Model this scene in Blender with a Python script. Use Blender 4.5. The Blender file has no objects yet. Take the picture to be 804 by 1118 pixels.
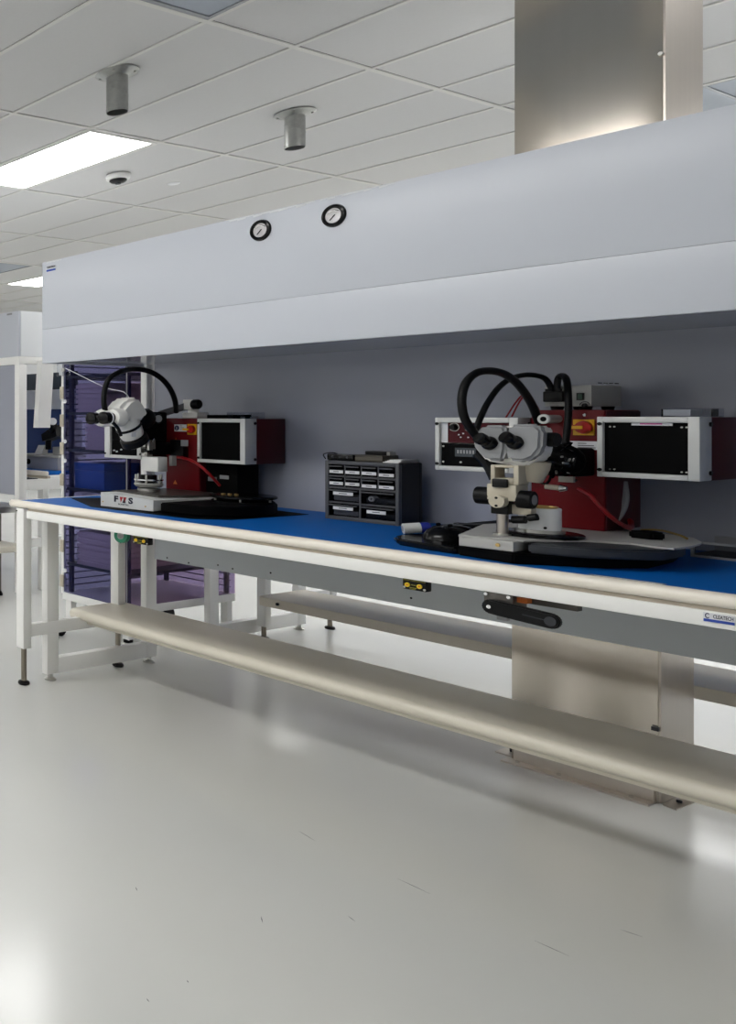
import bpy, bmesh, math, random
from mathutils import Vector, Matrix
random.seed(7)
SC = bpy.context.scene
COL = SC.collection
R = math.radians

# ------------------------------------------------------------------ camera, world, exposure
YAW = R(24.476); CAMH = 1.25; FPX = 895.34; PX, PY = -273.84, 453.48
cam = bpy.data.cameras.new('camera'); camo = bpy.data.objects.new('camera', cam); COL.objects.link(camo)
camo.location = (0, 0, CAMH)
camo.rotation_euler = (R(90), 0, R(90) - YAW)
cam.sensor_fit = 'AUTO'; cam.sensor_width = 36; cam.lens = FPX / 1118 * 36
cam.shift_x = (402 - PX) / 1118; cam.shift_y = -(559 - PY) / 1118
cam.clip_start = .05; cam.clip_end = 60
SC.camera = camo
w = bpy.data.worlds.new('world'); SC.world = w; w.use_nodes = True
w.node_tree.nodes['Background'].inputs[0].default_value = (.8, .86, 1, 1)
w.node_tree.nodes['Background'].inputs[1].default_value = .05
SC.view_settings.view_transform = 'Standard'; SC.view_settings.look = 'None'
SC.view_settings.exposure = 0.0; SC.view_settings.gamma = 1.0
LIGHT_POWER = 15.0
CEIL = 3.0

# ------------------------------------------------------------------ photograph rays: a pixel and a known plane give a place in the room
_s, _c = math.sin(YAW), math.cos(YAW)
def _ray(u, v):
    X = (u - PX) / FPX
    return Vector((X * _s - _c, X * _c + _s, (PY - v) / FPX))
def on_y(u, v, y):
    d = _ray(u, v); return Vector((0, 0, CAMH)) + d * (y / d.y)
def on_z(u, v, z):
    d = _ray(u, v); return Vector((0, 0, CAMH)) + d * ((z - CAMH) / d.z)

# ------------------------------------------------------------------ materials
M = {}
def mat(name, col, rough=.5, metal=0., spec=.5, noise=0., nscale=20., bump=0., coat=0., emit=None, stretch=None, aniso=0.):
    m = bpy.data.materials.new(name); m.use_nodes = True
    nt = m.node_tree; b = nt.nodes['Principled BSDF']
    b.inputs['Base Color'].default_value = (*col, 1)
    b.inputs['Roughness'].default_value = rough
    b.inputs['Metallic'].default_value = metal
    b.inputs['Specular IOR Level'].default_value = spec
    b.inputs['Coat Weight'].default_value = coat
    b.inputs['Coat Roughness'].default_value = .08
    if aniso: b.inputs['Anisotropic'].default_value = aniso
    if emit:
        b.inputs['Emission Color'].default_value = (*emit[0], 1); b.inputs['Emission Strength'].default_value = emit[1]
    if noise or bump:
        tc = nt.nodes.new('ShaderNodeTexCoord'); mp = nt.nodes.new('ShaderNodeMapping')
        n = nt.nodes.new('ShaderNodeTexNoise'); n.inputs['Scale'].default_value = nscale; n.inputs['Detail'].default_value = 4
        nt.links.new(tc.outputs['Object'], mp.inputs[0]); nt.links.new(mp.outputs[0], n.inputs['Vector'])
        if stretch: mp.inputs['Scale'].default_value = stretch
        if noise:
            r = nt.nodes.new('ShaderNodeMapRange')
            r.inputs[3].default_value = 1 - noise; r.inputs[4].default_value = 1 + noise
            nt.links.new(n.outputs[0], r.inputs[0])
            mx = nt.nodes.new('ShaderNodeVectorMath'); mx.operation = 'SCALE'; mx.inputs[0].default_value = col
            nt.links.new(r.outputs[0], mx.inputs['Scale']); nt.links.new(mx.outputs[0], b.inputs['Base Color'])
        if bump:
            bp = nt.nodes.new('ShaderNodeBump'); bp.inputs['Strength'].default_value = bump; bp.inputs['Distance'].default_value = .002
            nt.links.new(n.outputs[0], bp.inputs['Height']); nt.links.new(bp.outputs[0], b.inputs['Normal'])
    M[name] = m; return m
def tint_glass(name, col, gloss=.12, rough=.03):
    m = bpy.data.materials.new(name); m.use_nodes = True; nt = m.node_tree
    nt.nodes.remove(nt.nodes['Principled BSDF']); out = nt.nodes['Material Output']
    t = nt.nodes.new('ShaderNodeBsdfTransparent'); t.inputs[0].default_value = (*col, 1)
    g = nt.nodes.new('ShaderNodeBsdfGlossy'); g.inputs['Roughness'].default_value = rough; g.inputs[0].default_value = (1, 1, 1, 1)
    f = nt.nodes.new('ShaderNodeLayerWeight'); f.inputs[0].default_value = gloss
    mx = nt.nodes.new('ShaderNodeMixShader')
    nt.links.new(f.outputs['Fresnel'], mx.inputs[0]); nt.links.new(t.outputs[0], mx.inputs[1]); nt.links.new(g.outputs[0], mx.inputs[2])
    nt.links.new(mx.outputs[0], out.inputs[0]); M[name] = m; return m

mat('floor_epoxy', (.65, .65, .62), .2, noise=.03, nscale=1.3, spec=.6, bump=.0)
mat('wall_paint', (.86, .87, .88), .6, noise=.01)
mat('ceiling_tile', (.64, .635, .63), .8, noise=.025, nscale=60, bump=.15)
mat('t_bar', (.70, .69, .66), .5, noise=.01)
mat('ceiling_void', (.10, .10, .10), .9, noise=.05)
mat('diffuser', (1, 1, 1), .4, emit=((1, 1, .985), LIGHT_POWER))
mat('filter_face', (.40, .44, .50), .6, noise=.03, nscale=80)
mat('filter_frame', (.30, .31, .33), .4, metal=.3, noise=.02)
mat('white_panel', (.575, .60, .66), .34, noise=.012, nscale=3)
mat('white_trim', (.80, .82, .84), .25, noise=.01)
mat('grey_panel', (.37, .385, .45), .14, noise=.02, nscale=2, spec=.45)
mat('grey_panel_lit', (.55, .585, .61), .4, noise=.02, nscale=3)  # lighter copy of the back panel grey, painting in stronger light below the bench
mat('powder_white', (.90, .895, .87), .38, noise=.01, nscale=12)
mat('cream_edge', (.90, .84, .74), .35, noise=.015, nscale=9)
mat('cream_pad', (.76, .71, .60), .38, noise=.03, nscale=6)
mat('recess_shade', (.46, .40, .32), .6, noise=.03)  # brown tone paints the shadow onto the cream strip under the edge
mat('pad_matte', (.72, .66, .55), .75, noise=.03, spec=.2)
mat('blue_mat', (.002, .115, .45), .5, noise=.05, nscale=30, spec=.12)
mat('stainless', (.56, .51, .45), .20, metal=1, noise=.04, nscale=5, stretch=(10, 10, .25))
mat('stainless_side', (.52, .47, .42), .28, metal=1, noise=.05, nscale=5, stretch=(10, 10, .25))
mat('stem_steel', (.26, .23, .19), .35, metal=1, noise=.06)
mat('steel', (.55, .54, .51), .3, metal=1, noise=.04)
mat('plate_grey', (.43, .425, .41), .42, noise=.03, nscale=18)
mat('brass', (.55, .38, .14), .3, metal=1, noise=.04)
mat('galvanised', (.38, .385, .37), .36, metal=.9, noise=.2, nscale=45)
mat('chrome', (.8, .8, .8), .12, metal=1, noise=.02)
mat('black_plastic', (.003, .003, .0035), .4, noise=.1, spec=.2)
mat('black_matte', (.002, .002, .0022), .6, noise=.1, spec=.06)
mat('black_gloss', (.003, .003, .0035), .18, noise=.05, spec=.25)
mat('black_rubber', (.003, .003, .0035), .42, noise=.1, spec=.18)
mat('dark_grey', (.022, .025, .032), .5, noise=.06)
mat('cabinet_grey', (.075, .077, .085), .5, noise=.05, nscale=30)
mat('cabinet_dark', (.012, .012, .016), .5, noise=.05, nscale=30, spec=.3)
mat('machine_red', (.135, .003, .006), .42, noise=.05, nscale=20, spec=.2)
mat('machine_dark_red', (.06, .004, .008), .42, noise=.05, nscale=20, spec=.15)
mat('machine_white', (.62, .625, .61), .42, noise=.03, nscale=18)
mat('machine_grey', (.42, .42, .40), .42, noise=.03, nscale=18)
mat('scope_white', (.86, .85, .81), .38, noise=.02)
mat('scope_grey', (.27, .275, .285), .4, noise=.03)
mat('scope_beige', (.52, .47, .37), .42, noise=.03)
mat('paper', (.80, .80, .80), .7, noise=.02)
mat('label_white', (.72, .73, .76), .5, noise=.02)
mat('label_blue', (.015, .06, .38), .4, noise=.02)
mat('navy', (.012, .016, .07), .4, noise=.02)
mat('ink', (.012, .012, .03), .5, noise=.05)
mat('logo_red', (.42, .01, .015), .45, noise=.03)
mat('pink', (.65, .12, .38), .5, noise=.03)
mat('switch_yellow', (.78, .42, .01), .4, noise=.03)
mat('switch_red', (.42, .012, .008), .35, noise=.03)
mat('orange', (.60, .14, .015), .5, noise=.03)
mat('jack_yellow', (.80, .55, .02), .4, noise=.03)
mat('label_yellow', (.22, .20, .02), .5, noise=.03)
mat('red_hose', (.30, .006, .01), .3, noise=.03)
mat('tape_green', (.01, .20, .10), .4, noise=.03)
mat('glass_blue', (.02, .03, .25), .2, noise=.03)
mat('lcd', (.05, .06, .07), .2, noise=.03)
mat('green_led', (.01, .05, .03), .3, noise=.02)
mat('olive_box', (.07, .06, .045), .5, noise=.1)
mat('stage_steel', (.12, .11, .10), .35, metal=.7, noise=.06)
mat('mauve_box', (.60, .52, .56), .6, noise=.05)
mat('bin_blue', (.02, .12, .45), .4, noise=.04)
mat('partition_blue', (.012, .05, .20), .5, noise=.05)
mat('slate', (.045, .065, .085), .4, noise=.05)
mat('lens_glass', (.62, .60, .62), .15, noise=.25, nscale=40, spec=.8)
tint_glass('violet_acrylic', (.67, .665, .79), .13)
tint_glass('violet_acrylic_lit', (.80, .71, .80), .12)  # pinker copy of the violet acrylic, tinted for the white light behind it
tint_glass('clear_acrylic', (.90, .91, .93), .16)
tint_glass('smoke_plastic', (.72, .73, .76), .10, .15)

# scuffed glossy floor
def floor_detail():
    m = M['floor_epoxy']; nt = m.node_tree; b = nt.nodes['Principled BSDF']
    n = nt.nodes.new('ShaderNodeTexNoise'); n.inputs['Scale'].default_value = 2.2; n.inputs['Detail'].default_value = 6
    tc = nt.nodes.new('ShaderNodeTexCoord'); nt.links.new(tc.outputs['Object'], n.inputs['Vector'])
    r = nt.nodes.new('ShaderNodeMapRange'); r.inputs[3].default_value = .15; r.inputs[4].default_value = .25
    nt.links.new(n.outputs[0], r.inputs[0]); nt.links.new(r.outputs[0], b.inputs['Roughness'])
    n2 = nt.nodes.new('ShaderNodeTexNoise'); n2.inputs['Scale'].default_value = 45
    nt.links.new(tc.outputs['Object'], n2.inputs['Vector'])
    bp = nt.nodes.new('ShaderNodeBump'); bp.inputs['Strength'].default_value = .05; bp.inputs['Distance'].default_value = .003
    nt.links.new(n2.outputs[0], bp.inputs['Height']); nt.links.new(bp.outputs[0], b.inputs['Normal'])
floor_detail()

# ------------------------------------------------------------------ object helpers
ORG = {}
def tag(o, label=None, cat=None, group=None, kind=None):
    if label: o['label'] = label
    if cat: o['category'] = cat
    if group: o['group'] = group
    if kind: o['kind'] = kind
    return o
def thing(name, loc, label, cat, group=None):
    o = bpy.data.objects.new(name, None); COL.objects.link(o); o.location = loc; o.empty_display_size = .05
    ORG[o.name] = Vector(loc)
    return tag(o, label, cat, group)
class MB:
    def __init__(self): self.bm = bmesh.new()
    def _xf(self, vs, T):
        if T is not None: bmesh.ops.transform(self.bm, matrix=T, verts=vs)
    def box(self, x0, x1, y0, y1, z0, z1, bev=0, seg=2, T=None):
        r = bmesh.ops.create_cube(self.bm, size=1); vs = r['verts']
        for v in vs:
            v.co = Vector(((x0 + x1) / 2 + v.co.x * (x1 - x0), (y0 + y1) / 2 + v.co.y * (y1 - y0), (z0 + z1) / 2 + v.co.z * (z1 - z0)))
        if bev:
            es = list({e for v in vs for e in v.link_edges})
            g = bmesh.ops.bevel(self.bm, geom=es, offset=bev, segments=seg, affect='EDGES', profile=.5)
            vs = list({v for f in g['faces'] for v in f.verts} | {v for v in vs if v.is_valid})
        self._xf(vs, T); return self
    def cyl(self, p0, p1, r, r2=None, seg=20, cap=True):
        p0, p1 = Vector(p0), Vector(p1); d = p1 - p0; L = d.length
        g = bmesh.ops.create_cone(self.bm, cap_ends=cap, segments=seg, radius1=r, radius2=r if r2 is None else r2, depth=L)
        T = Matrix.Translation((p0 + p1) / 2) @ d.to_track_quat('Z', 'Y').to_matrix().to_4x4()
        self._xf(g['verts'], T); return self
    def lathe(self, prof, base, axis=(0, 0, 1), seg=28):
        q = Vector(axis).to_track_quat('Z', 'Y').to_matrix().to_4x4(); T = Matrix.Translation(Vector(base)) @ q
        rings = []
        for r, h in prof:
            if r < 1e-6: rings.append([self.bm.verts.new(T @ Vector((0, 0, h)))])
            else: rings.append([self.bm.verts.new(T @ Vector((r * math.cos(2 * math.pi * i / seg), r * math.sin(2 * math.pi * i / seg), h))) for i in range(seg)])
        for a, b in zip(rings, rings[1:]):
            for i in range(seg):
                j = (i + 1) % seg
                if len(a) == 1 and len(b) == 1: continue
                if len(a) == 1: self.bm.faces.new((a[0], b[j], b[i]))
                elif len(b) == 1: self.bm.faces.new((a[i], a[j], b[0]))
                else: self.bm.faces.new((a[i], a[j], b[j], b[i]))
        return self
    def tube(self, pts, r, seg=10, sub=6):
        P = [Vector(p) for p in pts]
        if len(P) > 2 and sub > 1:
            Q = []
            for i in range(len(P) - 1):
                a = P[max(i - 1, 0)]; b = P[i]; c = P[i + 1]; d = P[min(i + 2, len(P) - 1)]
                for k in range(sub):
                    t = k / sub
                    Q.append(.5 * ((2 * b) + (c - a) * t + (2 * a - 5 * b + 4 * c - d) * t * t + (3 * b - a - 3 * c + d) * t ** 3))
            Q.append(P[-1]); P = Q
        up = Vector((.137, .29, .94)); rings = []
        n = None
        for i, p in enumerate(P):
            t = (P[min(i + 1, len(P) - 1)] - P[max(i - 1, 0)]).normalized()
            if n is None: n = t.cross(up).normalized()
            n = (n - t * n.dot(t)).normalized(); b = t.cross(n)
            rings.append([self.bm.verts.new(p + (n * math.cos(2 * math.pi * k / seg) + b * math.sin(2 * math.pi * k / seg)) * r) for k in range(seg)])
        for a, b in zip(rings, rings[1:]):
            for k in range(seg):
                j = (k + 1) % seg; self.bm.faces.new((a[k], a[j], b[j], b[k]))
        self.bm.faces.new(rings[0][::-1]); self.bm.faces.new(rings[-1]); return self
    def prism(self, poly, z0, z1, bev=0, seg=2):           # polygon in plan, extruded upwards
        return self.solid([(x, y, z0) for x, y in poly], (0, 0, z1 - z0), bev, seg)
    def solid(self, poly, ext, bev=0, seg=2):               # any planar polygon pushed along a vector
        a = [self.bm.verts.new(Vector(p)) for p in poly]; b = [self.bm.verts.new(Vector(p) + Vector(ext)) for p in poly]
        n = len(a); fs = [self.bm.faces.new(a[::-1]), self.bm.faces.new(b)]
        for i in range(n):
            j = (i + 1) % n; fs.append(self.bm.faces.new((a[i], a[j], b[j], b[i])))
        bmesh.ops.recalc_face_normals(self.bm, faces=fs)
        if bev:
            bmesh.ops.bevel(self.bm, geom=list({e for f in fs for e in f.edges}), offset=bev, segments=seg, affect='EDGES')
        return self
    def hexa(self, c):                                      # 8 corners: bottom 4, top 4 in order
        v = [self.bm.verts.new(Vector(p)) for p in c]
        fs = [self.bm.faces.new([v[i] for i in f]) for f in ((3, 2, 1, 0), (4, 5, 6, 7), (0, 1, 5, 4), (1, 2, 6, 5), (2, 3, 7, 6), (3, 0, 4, 7))]
        bmesh.ops.recalc_face_normals(self.bm, faces=fs); return self
    def ball(self, c, r, sx=1, sy=1, sz=1, seg=16, T=None):
        g = bmesh.ops.create_uvsphere(self.bm, u_segments=seg, v_segments=seg // 2, radius=r)
        for v in g['verts']: v.co = Vector((v.co.x * sx, v.co.y * sy, v.co.z * sz))
        if T is not None: bmesh.ops.transform(self.bm, matrix=T, verts=g['verts'])
        for v in g['verts']: v.co += Vector(c)
        return self
    def frame(self, x0, x1, z0, z1, y0, y1, t, bev=0):      # a rectangular frame facing -y
        tl, tr, tb, tt = t if isinstance(t, tuple) else (t, t, t, t)
        self.box(x0, x0 + tl, y0, y1, z0, z1, bev); self.box(x1 - tr, x1, y0, y1, z0, z1, bev)
        self.box(x0 + tl, x1 - tr, y0, y1, z0, z0 + tb, bev); self.box(x0 + tl, x1 - tr, y0, y1, z1 - tt, z1, bev); return self
    def build(self, name, m, parent=None, label=None, cat=None, group=None, kind=None, angle=38):
        bm = self.bm
        bmesh.ops.recalc_face_normals(bm, faces=bm.faces)
        for f in bm.faces: f.smooth = True
        lim = R(angle)
        for e in bm.edges:
            if len(e.link_faces) != 2 or e.calc_face_angle(0) > lim: e.smooth = False
        if parent is None:
            xs = [v.co for v in bm.verts]
            o_ = Vector(((min(p.x for p in xs) + max(p.x for p in xs)) / 2, (min(p.y for p in xs) + max(p.y for p in xs)) / 2, min(p.z for p in xs)))
        else: o_ = ORG[parent.name]
        for v in bm.verts: v.co -= o_
        me = bpy.data.meshes.new(name); bm.to_mesh(me); bm.free()
        me.materials.append(M[m] if isinstance(m, str) else m)
        o = bpy.data.objects.new(name, me); COL.objects.link(o)
        if parent is None: o.location = o_
        else: o.parent = parent
        ORG[o.name] = o_
        return tag(o, label, cat, group, kind)
def box(name, m, b, parent=None, bev=0, **k):
    return MB().box(*b, bev=bev).build(name, m, parent, **k)
def text(name, s, size, loc, m, parent, rot=(90, 0, 0), ext=.0006, ax='CENTER', sx=1.0, shear=0, bold=0, fit=None):
    cu = bpy.data.curves.new('lettering', 'FONT'); cu.body = s; cu.size = size; cu.extrude = ext; cu.align_x = ax; cu.align_y = 'CENTER'
    cu.resolution_u = 3; cu.shear = shear; cu.offset = bold
    t = bpy.data.objects.new('lettering', cu); COL.objects.link(t)
    dg = bpy.context.evaluated_depsgraph_get(); me = bpy.data.meshes.new_from_object(t.evaluated_get(dg))
    COL.objects.unlink(t); bpy.data.objects.remove(t)
    if fit:
        xs_ = [v.co.x for v in me.vertices]; sx = fit / (max(xs_) - min(xs_))
    T = Matrix.Translation(Vector(loc) - ORG[parent.name]) @ (Matrix.Rotation(R(rot[2]), 4, 'Z') @ Matrix.Rotation(R(rot[0]), 4, 'X')) @ Matrix.Scale(sx, 4, (1, 0, 0))
    me.transform(T); me.materials.clear(); me.materials.append(M[m])
    o = bpy.data.objects.new(name, me); COL.objects.link(o); o.parent = parent; ORG[o.name] = ORG[parent.name]
    return o
def kids(o): return [c for c in bpy.data.objects if c.parent == o]
def dup(o, delta, label=None, parent=None):
    c = o.copy(); COL.objects.link(c)
    if parent is None: c.location = Vector(o.location) + Vector(delta); ORG[c.name] = ORG[o.name] + Vector(delta)
    else: c.parent = parent; ORG[c.name] = ORG[parent.name]
    if label: c['label'] = label
    for k in kids(o): dup(k, delta, None, c)
    return c

# ------------------------------------------------------------------ the room
XA, XB, YA, YB = -13.0, 3.0, -3.0, 11.0
fl = box('floor', 'floor_epoxy', (XA, XB, YA, YB, -.1, 0), kind='structure')
ce = box('ceiling', 'ceiling_void', (XA, XB, YA, YB, CEIL + .06, CEIL + .16), kind='structure')
for n, b in dict(wall_left=(XA - .1, XA, YA, YB, 0, CEIL + .06), wall_right=(XB, XB + .1, YA, YB, 0, CEIL + .06),
                 wall_front=(XA, XB, YA - .1, YA, 0, CEIL + .06), wall_back=(XA, XB, YB, YB + .1, 0, CEIL + .06)).items():
    box(n, 'wall_paint', b, kind='structure')
for n, b in dict(baseboard_left=(XA, XA + .012, YA + .012, YB - .012, 0, .1), baseboard_right=(XB - .012, XB, YA + .012, YB - .012, 0, .1),
                 baseboard_front=(XA, XB, YA, YA + .012, 0, .1), baseboard_back=(XA, XB, YB - .012, YB, 0, .1)).items():
    box(n, 'dark_grey', b, kind='structure')
GX0, GY0, TX, TY = -3.697, 3.366, 1.22, .61
gx = [GX0 + TX * i for i in range(-9, 8) if XA < GX0 + TX * i < XB]
gy = [GY0 + TY * j for j in range(-14, 18) if YA < GY0 + TY * j < YB]
bar = None
for x in gx: MB().box(x - .012, x + .012, YA, YB, CEIL, CEIL + .006).build('ceiling_runner', 't_bar', ce)
for y in gy: MB().box(XA, XB, y - .012, y + .012, CEIL + .0005, CEIL + .0065).build('ceiling_runner', 't_bar', ce)
def cell(x, y):
    return (math.floor((x - GX0) / TX), math.floor((y - GY0) / TY))
lights = [(-4.31, 4.28), (-7.97, 7.94), (-4.31, 7.94), (-.65, 7.94), (-11.63, 7.94), (-7.97, 4.28), (-11.63, 4.28), (-.65, 4.28), (2.4, 7.94),
          (-11.63, .62), (-6.75, .62), (-3.09, .62), (-1.87, .62), (-5.53, 9.16), (-3.09, 9.16), (-.65, 9.16), (-3.09, 10.4), (-7.97, -2.43), (-4.31, -2.43), (-.65, -2.43)]  # rearmost panels, hidden by the hood, are added to brighten the background
filters = [(-1.87, 3.06), (-1.87, 6.72), (-7.97, 6.72), (-6.75, 2.4), (-1.87, 2.45), (-1.87, 1.84), (-.65, 2.45)]
LC = {cell(*p) for p in lights}; FC = {cell(*p) for p in filters}
tile_me = None
xs = [XA] + gx + [XB]; ys = [YA] + gy + [YB]
for x0, x1 in zip(xs, xs[1:]):
    for y0, y1 in zip(ys, ys[1:]):
        cx, cy = (x0 + x1) / 2, (y0 + y1) / 2; k = cell(cx, cy)
        if k in LC or k in FC: continue
        full = abs(x1 - x0 - TX) < .01 and abs(y1 - y0 - TY) < .01
        if full and tile_me:
            o = tile_me.copy(); COL.objects.link(o); o.location = Vector((cx, cy, 0)) - tile0; continue
        o = box('tile', 'ceiling_tile', (x0 + .0135, x1 - .0135, y0 + .0135, y1 - .0135, CEIL + .007, CEIL + .022), ce)
        if full: tile_me = o; tile0 = Vector((cx, cy, 0))

def lcell(p):
    i, j = cell(*p); x0 = GX0 + TX * i; y0 = GY0 + TY * j
    return x0, x0 + TX, y0, y0 + TY
LL = ['bright flat ceiling light panel at the left above the white hood end', 'small sliver of a far ceiling light beside the hood top corner']
for i, p in enumerate(lights):
    x0, x1, y0, y1 = lcell(p)
    t = thing('ceiling_light', ((x0 + x1) / 2, (y0 + y1) / 2, CEIL), LL[i] if i < 2 else 'recessed white flat ceiling light panel out of view, rearmost ones added as fill',
              'light', None if i < 2 else 'ceiling lights outside the picture')
    mb = MB(); a = .016
    mb.box(x0 + a, x1 - a, y0 + a, y0 + a + .022, CEIL - .001, CEIL + .03).box(x0 + a, x1 - a, y1 - a - .022, y1 - a, CEIL - .001, CEIL + .03)
    mb.box(x0 + a, x0 + a + .022, y0 + a + .022, y1 - a - .022, CEIL - .001, CEIL + .03).box(x1 - a - .022, x1 - a, y0 + a + .022, y1 - a - .022, CEIL - .001, CEIL + .03)
    mb.build('frame', 't_bar', t)
    box('diffuser', 'diffuser', (x0 + a + .022, x1 - a - .022, y0 + a + .022, y1 - a - .022, CEIL + .004, CEIL + .03), t)
FLB = ['blue grey ceiling filter panel at the top edge above the bench', 'blue grey ceiling filter panel to the right of the steel column',
       'blue grey ceiling filter panel far left beyond the lit light panel', None, None, None, None]
for i, p in enumerate(filters):
    x0, x1, y0, y1 = lcell(p); a = .014
    t = thing('ceiling_filter', ((x0 + x1) / 2, (y0 + y1) / 2, CEIL), FLB[i] or 'blue grey ceiling filter panel out of view of the photo', 'filter', None if FLB[i] else 'ceiling filters outside the picture')
    mb = MB(); q = .02
    mb.box(x0 + a, x1 - a, y0 + a, y0 + a + q, CEIL, CEIL + .03).box(x0 + a, x1 - a, y1 - a - q, y1 - a, CEIL, CEIL + .03)
    mb.box(x0 + a, x0 + a + q, y0 + a + q, y1 - a - q, CEIL, CEIL + .03).box(x1 - a - q, x1 - a, y0 + a + q, y1 - a - q, CEIL, CEIL + .03)
    if i: mb.box((x0 + x1) / 2 - .008, (x0 + x1) / 2 + .008, y0 + a + q, y1 - a - q, CEIL, CEIL + .03)
    mb.build('frame', 'filter_frame', t)
    box('filter_screen', 'filter_face', (x0 + a + q, x1 - a - q, y0 + a + q, y1 - a - q, CEIL + .006, CEIL + .03), t)

# duct stubs, dome camera, sprinkler cover
def duct(x, y, label):
    t = thing('duct_stub', (x, y, CEIL), label, 'duct', 'galvanised duct stubs')
    MB().lathe([(.052, -.022), (.062, -.017), (.100, -.004), (.104, -.001), (.104, 0), (.05, 0), (.05, -.02), (.052, -.022)], (x, y, CEIL)).build('flange', 'galvanised', t)
    MB().lathe([(.049, -.02), (.052, -.02), (.052, -.20), (.0495, -.20), (.0495, -.02)], (x, y, CEIL)).build('pipe', 'galvanised', t)
    pts = [(x + .0515 * math.cos(a), y + .0515 * math.sin(a), CEIL - .03 - .165 * k / 26) for k, a in [(k, k * .33 + 2.2) for k in range(27)]]
    MB().tube(pts, .0022, 6, 1).build('spiral_seam', 'galvanised', t)
    MB().cyl((x, y, CEIL - .05), (x, y, CEIL - .045), .049).build('damper', 'black_matte', t)
    for k in range(4):
        a = k * 1.57 + .5; MB().cyl((x + .084 * math.cos(a), y + .084 * math.sin(a), CEIL - .016), (x + .084 * math.cos(a), y + .084 * math.sin(a), CEIL - .006), .006, seg=8).build('screw', 'steel', t)
duct(-3.038, 3.452, 'round galvanised duct stub nearer the lit ceiling panel, left of two')
duct(-3.017, 4.851, 'round galvanised duct stub further right above the hood')
t = thing('dome_camera', (-4.32, 4.918, CEIL), 'small white dome camera with black lens on the ceiling', 'camera')
MB().lathe([(0, 0), (.08, 0), (.084, -.01), (.08, -.032), (.055, -.036), (0, -.036)], (-4.32, 4.918, CEIL)).build('housing', 'powder_white', t)
MB().lathe([(.058, -.035), (.060, -.043), (.046, -.056), (.022, -.062), (0, -.063)], (-4.32, 4.918, CEIL)).build('dome', 'black_gloss', t)
MB().lathe([(0, -.05), (.016, -.05), (.018, -.068), (0, -.07)], (-4.32, 4.918, CEIL)).build('lens', 'lcd', t)
MB().lathe([(0, -.003), (.04, -.003), (.043, -.001), (.043, .0), (0, .0)], (-4.316, 5.497, CEIL + .004)).build('sprinkler_cover', 'wall_paint', None, 'flat white round sprinkler cover on a ceiling tile', 'cover')

# ------------------------------------------------------------------ workbench
BX0, BX1 = -3.0, 1.4
ZB = .853
bench = thing('workbench', (-1., 3.1, 0), 'long white framed workbench with blue top and cream rounded edge', 'workbench')
BACK = 3.56
box('work_surface', 'blue_mat', (BX0 + .03, BX1 - .03, 2.735, BACK - .012, .82, ZB), bench, label='blue antistatic work surface')
def edge_profile(y0, y1, z0, z1, n=8):
    r = (z1 - z0) / 2; p = []
    for k in range(n + 1):
        a = math.pi / 2 + math.pi * k / n
        p.append((y0 + r + r * math.cos(a), z0 + r + r * math.sin(a)))
    return p + [(y1, z0), (y1, z1)]
mb = MB()
mb.solid([(BX0, y, z) for y, z in edge_profile(2.708, 2.7345, .822, .8545)], (BX1 - BX0, 0, 0))
mb.cyl((BX0 + .0162, 2.72, .8382), (BX0 + .0162, BACK - .014, .8382), .0162, seg=16).box(BX0 + .0162, BX0 + .03, 2.735, BACK - .014, .822, .8543)
mb.ball((BX0 + .0162, 2.724, .8382), .0162)
mb.build('edge_band', 'cream_edge', bench, label='cream rounded front edge')
box('underframe', 'recess_shade', (BX0 + .105, BX1 - .065, 2.7225, 3.36, .8125, .8215), bench)
box('front_rail', 'powder_white', (BX0 + .1, BX1 - .06, 2.718, 2.752, .776, .812), bench, bev=.003)
box('rear_rail', 'powder_white', (BX0 + .1, BX1 - .06, 3.365, 3.395, .74, .784), bench, bev=.003)
def bench_leg(x0, y0, parent, z0=.17, z1=.82, dx=.048, dy=.05):
    l = box('leg', 'powder_white', (x0, x0 + dx, y0, y0 + dy, z0, z1), parent, bev=.003)
    cx, cy = x0 + dx / 2, y0 + dy / 2
    MB().cyl((cx, cy, .012), (cx, cy, z0 + .03), .0125, seg=14).build('leveling_stem', 'stem_steel', l)
    MB().lathe([(0, 0), (.024, 0), (.027, .006), (.024, .014), (.012, .018), (0, .018)], (cx, cy, 0), seg=20).build('foot', 'black_plastic', l)
    return l
FL = bench_leg(-2.968, 2.72, bench)
RL = bench_leg(-2.985, 3.345, bench)
bench_leg(1.3, 2.72, bench); bench_leg(1.3, 3.345, bench)
for x in (-2.953, 1.309):
    box('side_rail', 'powder_white', (x, x + .03, 2.77, 3.345, .222, .2435 if False else .28), bench, bev=.003)
for x0 in (-2.968, 1.3): box('side_rail', 'powder_white', (x0 + .004, x0 + .042, 2.77, 3.345, .776, .818), bench, bev=.003)
for y in (3.13, 3.30):
    p = Vector((-2.9225, y, .253)); MB().cyl(p, p + Vector((.004, 0, 0)), .006, seg=10).build('bolt', 'black_plastic', bench)
for z in (.64,):
    for y in (3.357, 3.381): MB().cyl((-2.936, y, .62), (-2.934, y, .62), .004, seg=8).build('bolt_hole', 'black_matte', bench)
MB().cyl((-2.962, 2.716, .806), (-2.962, 2.72, .806), .003, seg=8).build('bolt', 'black_plastic', bench)
# footrest
mb = MB(); mb.solid([(BX0 + .015, y, z) for y, z in edge_profile(3.072, 3.42, .264, .312)], (BX1 - .06 - BX0, 0, 0), 0)
mb.build('footrest', 'cream_pad', bench, label='long padded cream footrest', angle=30)
mb = MB(); mb.box(BX0 + .06, BX1 - .08, 3.12, 3.135, .244, .2635); mb.build('footrest_rail', 'cream_pad', bench)
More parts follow.
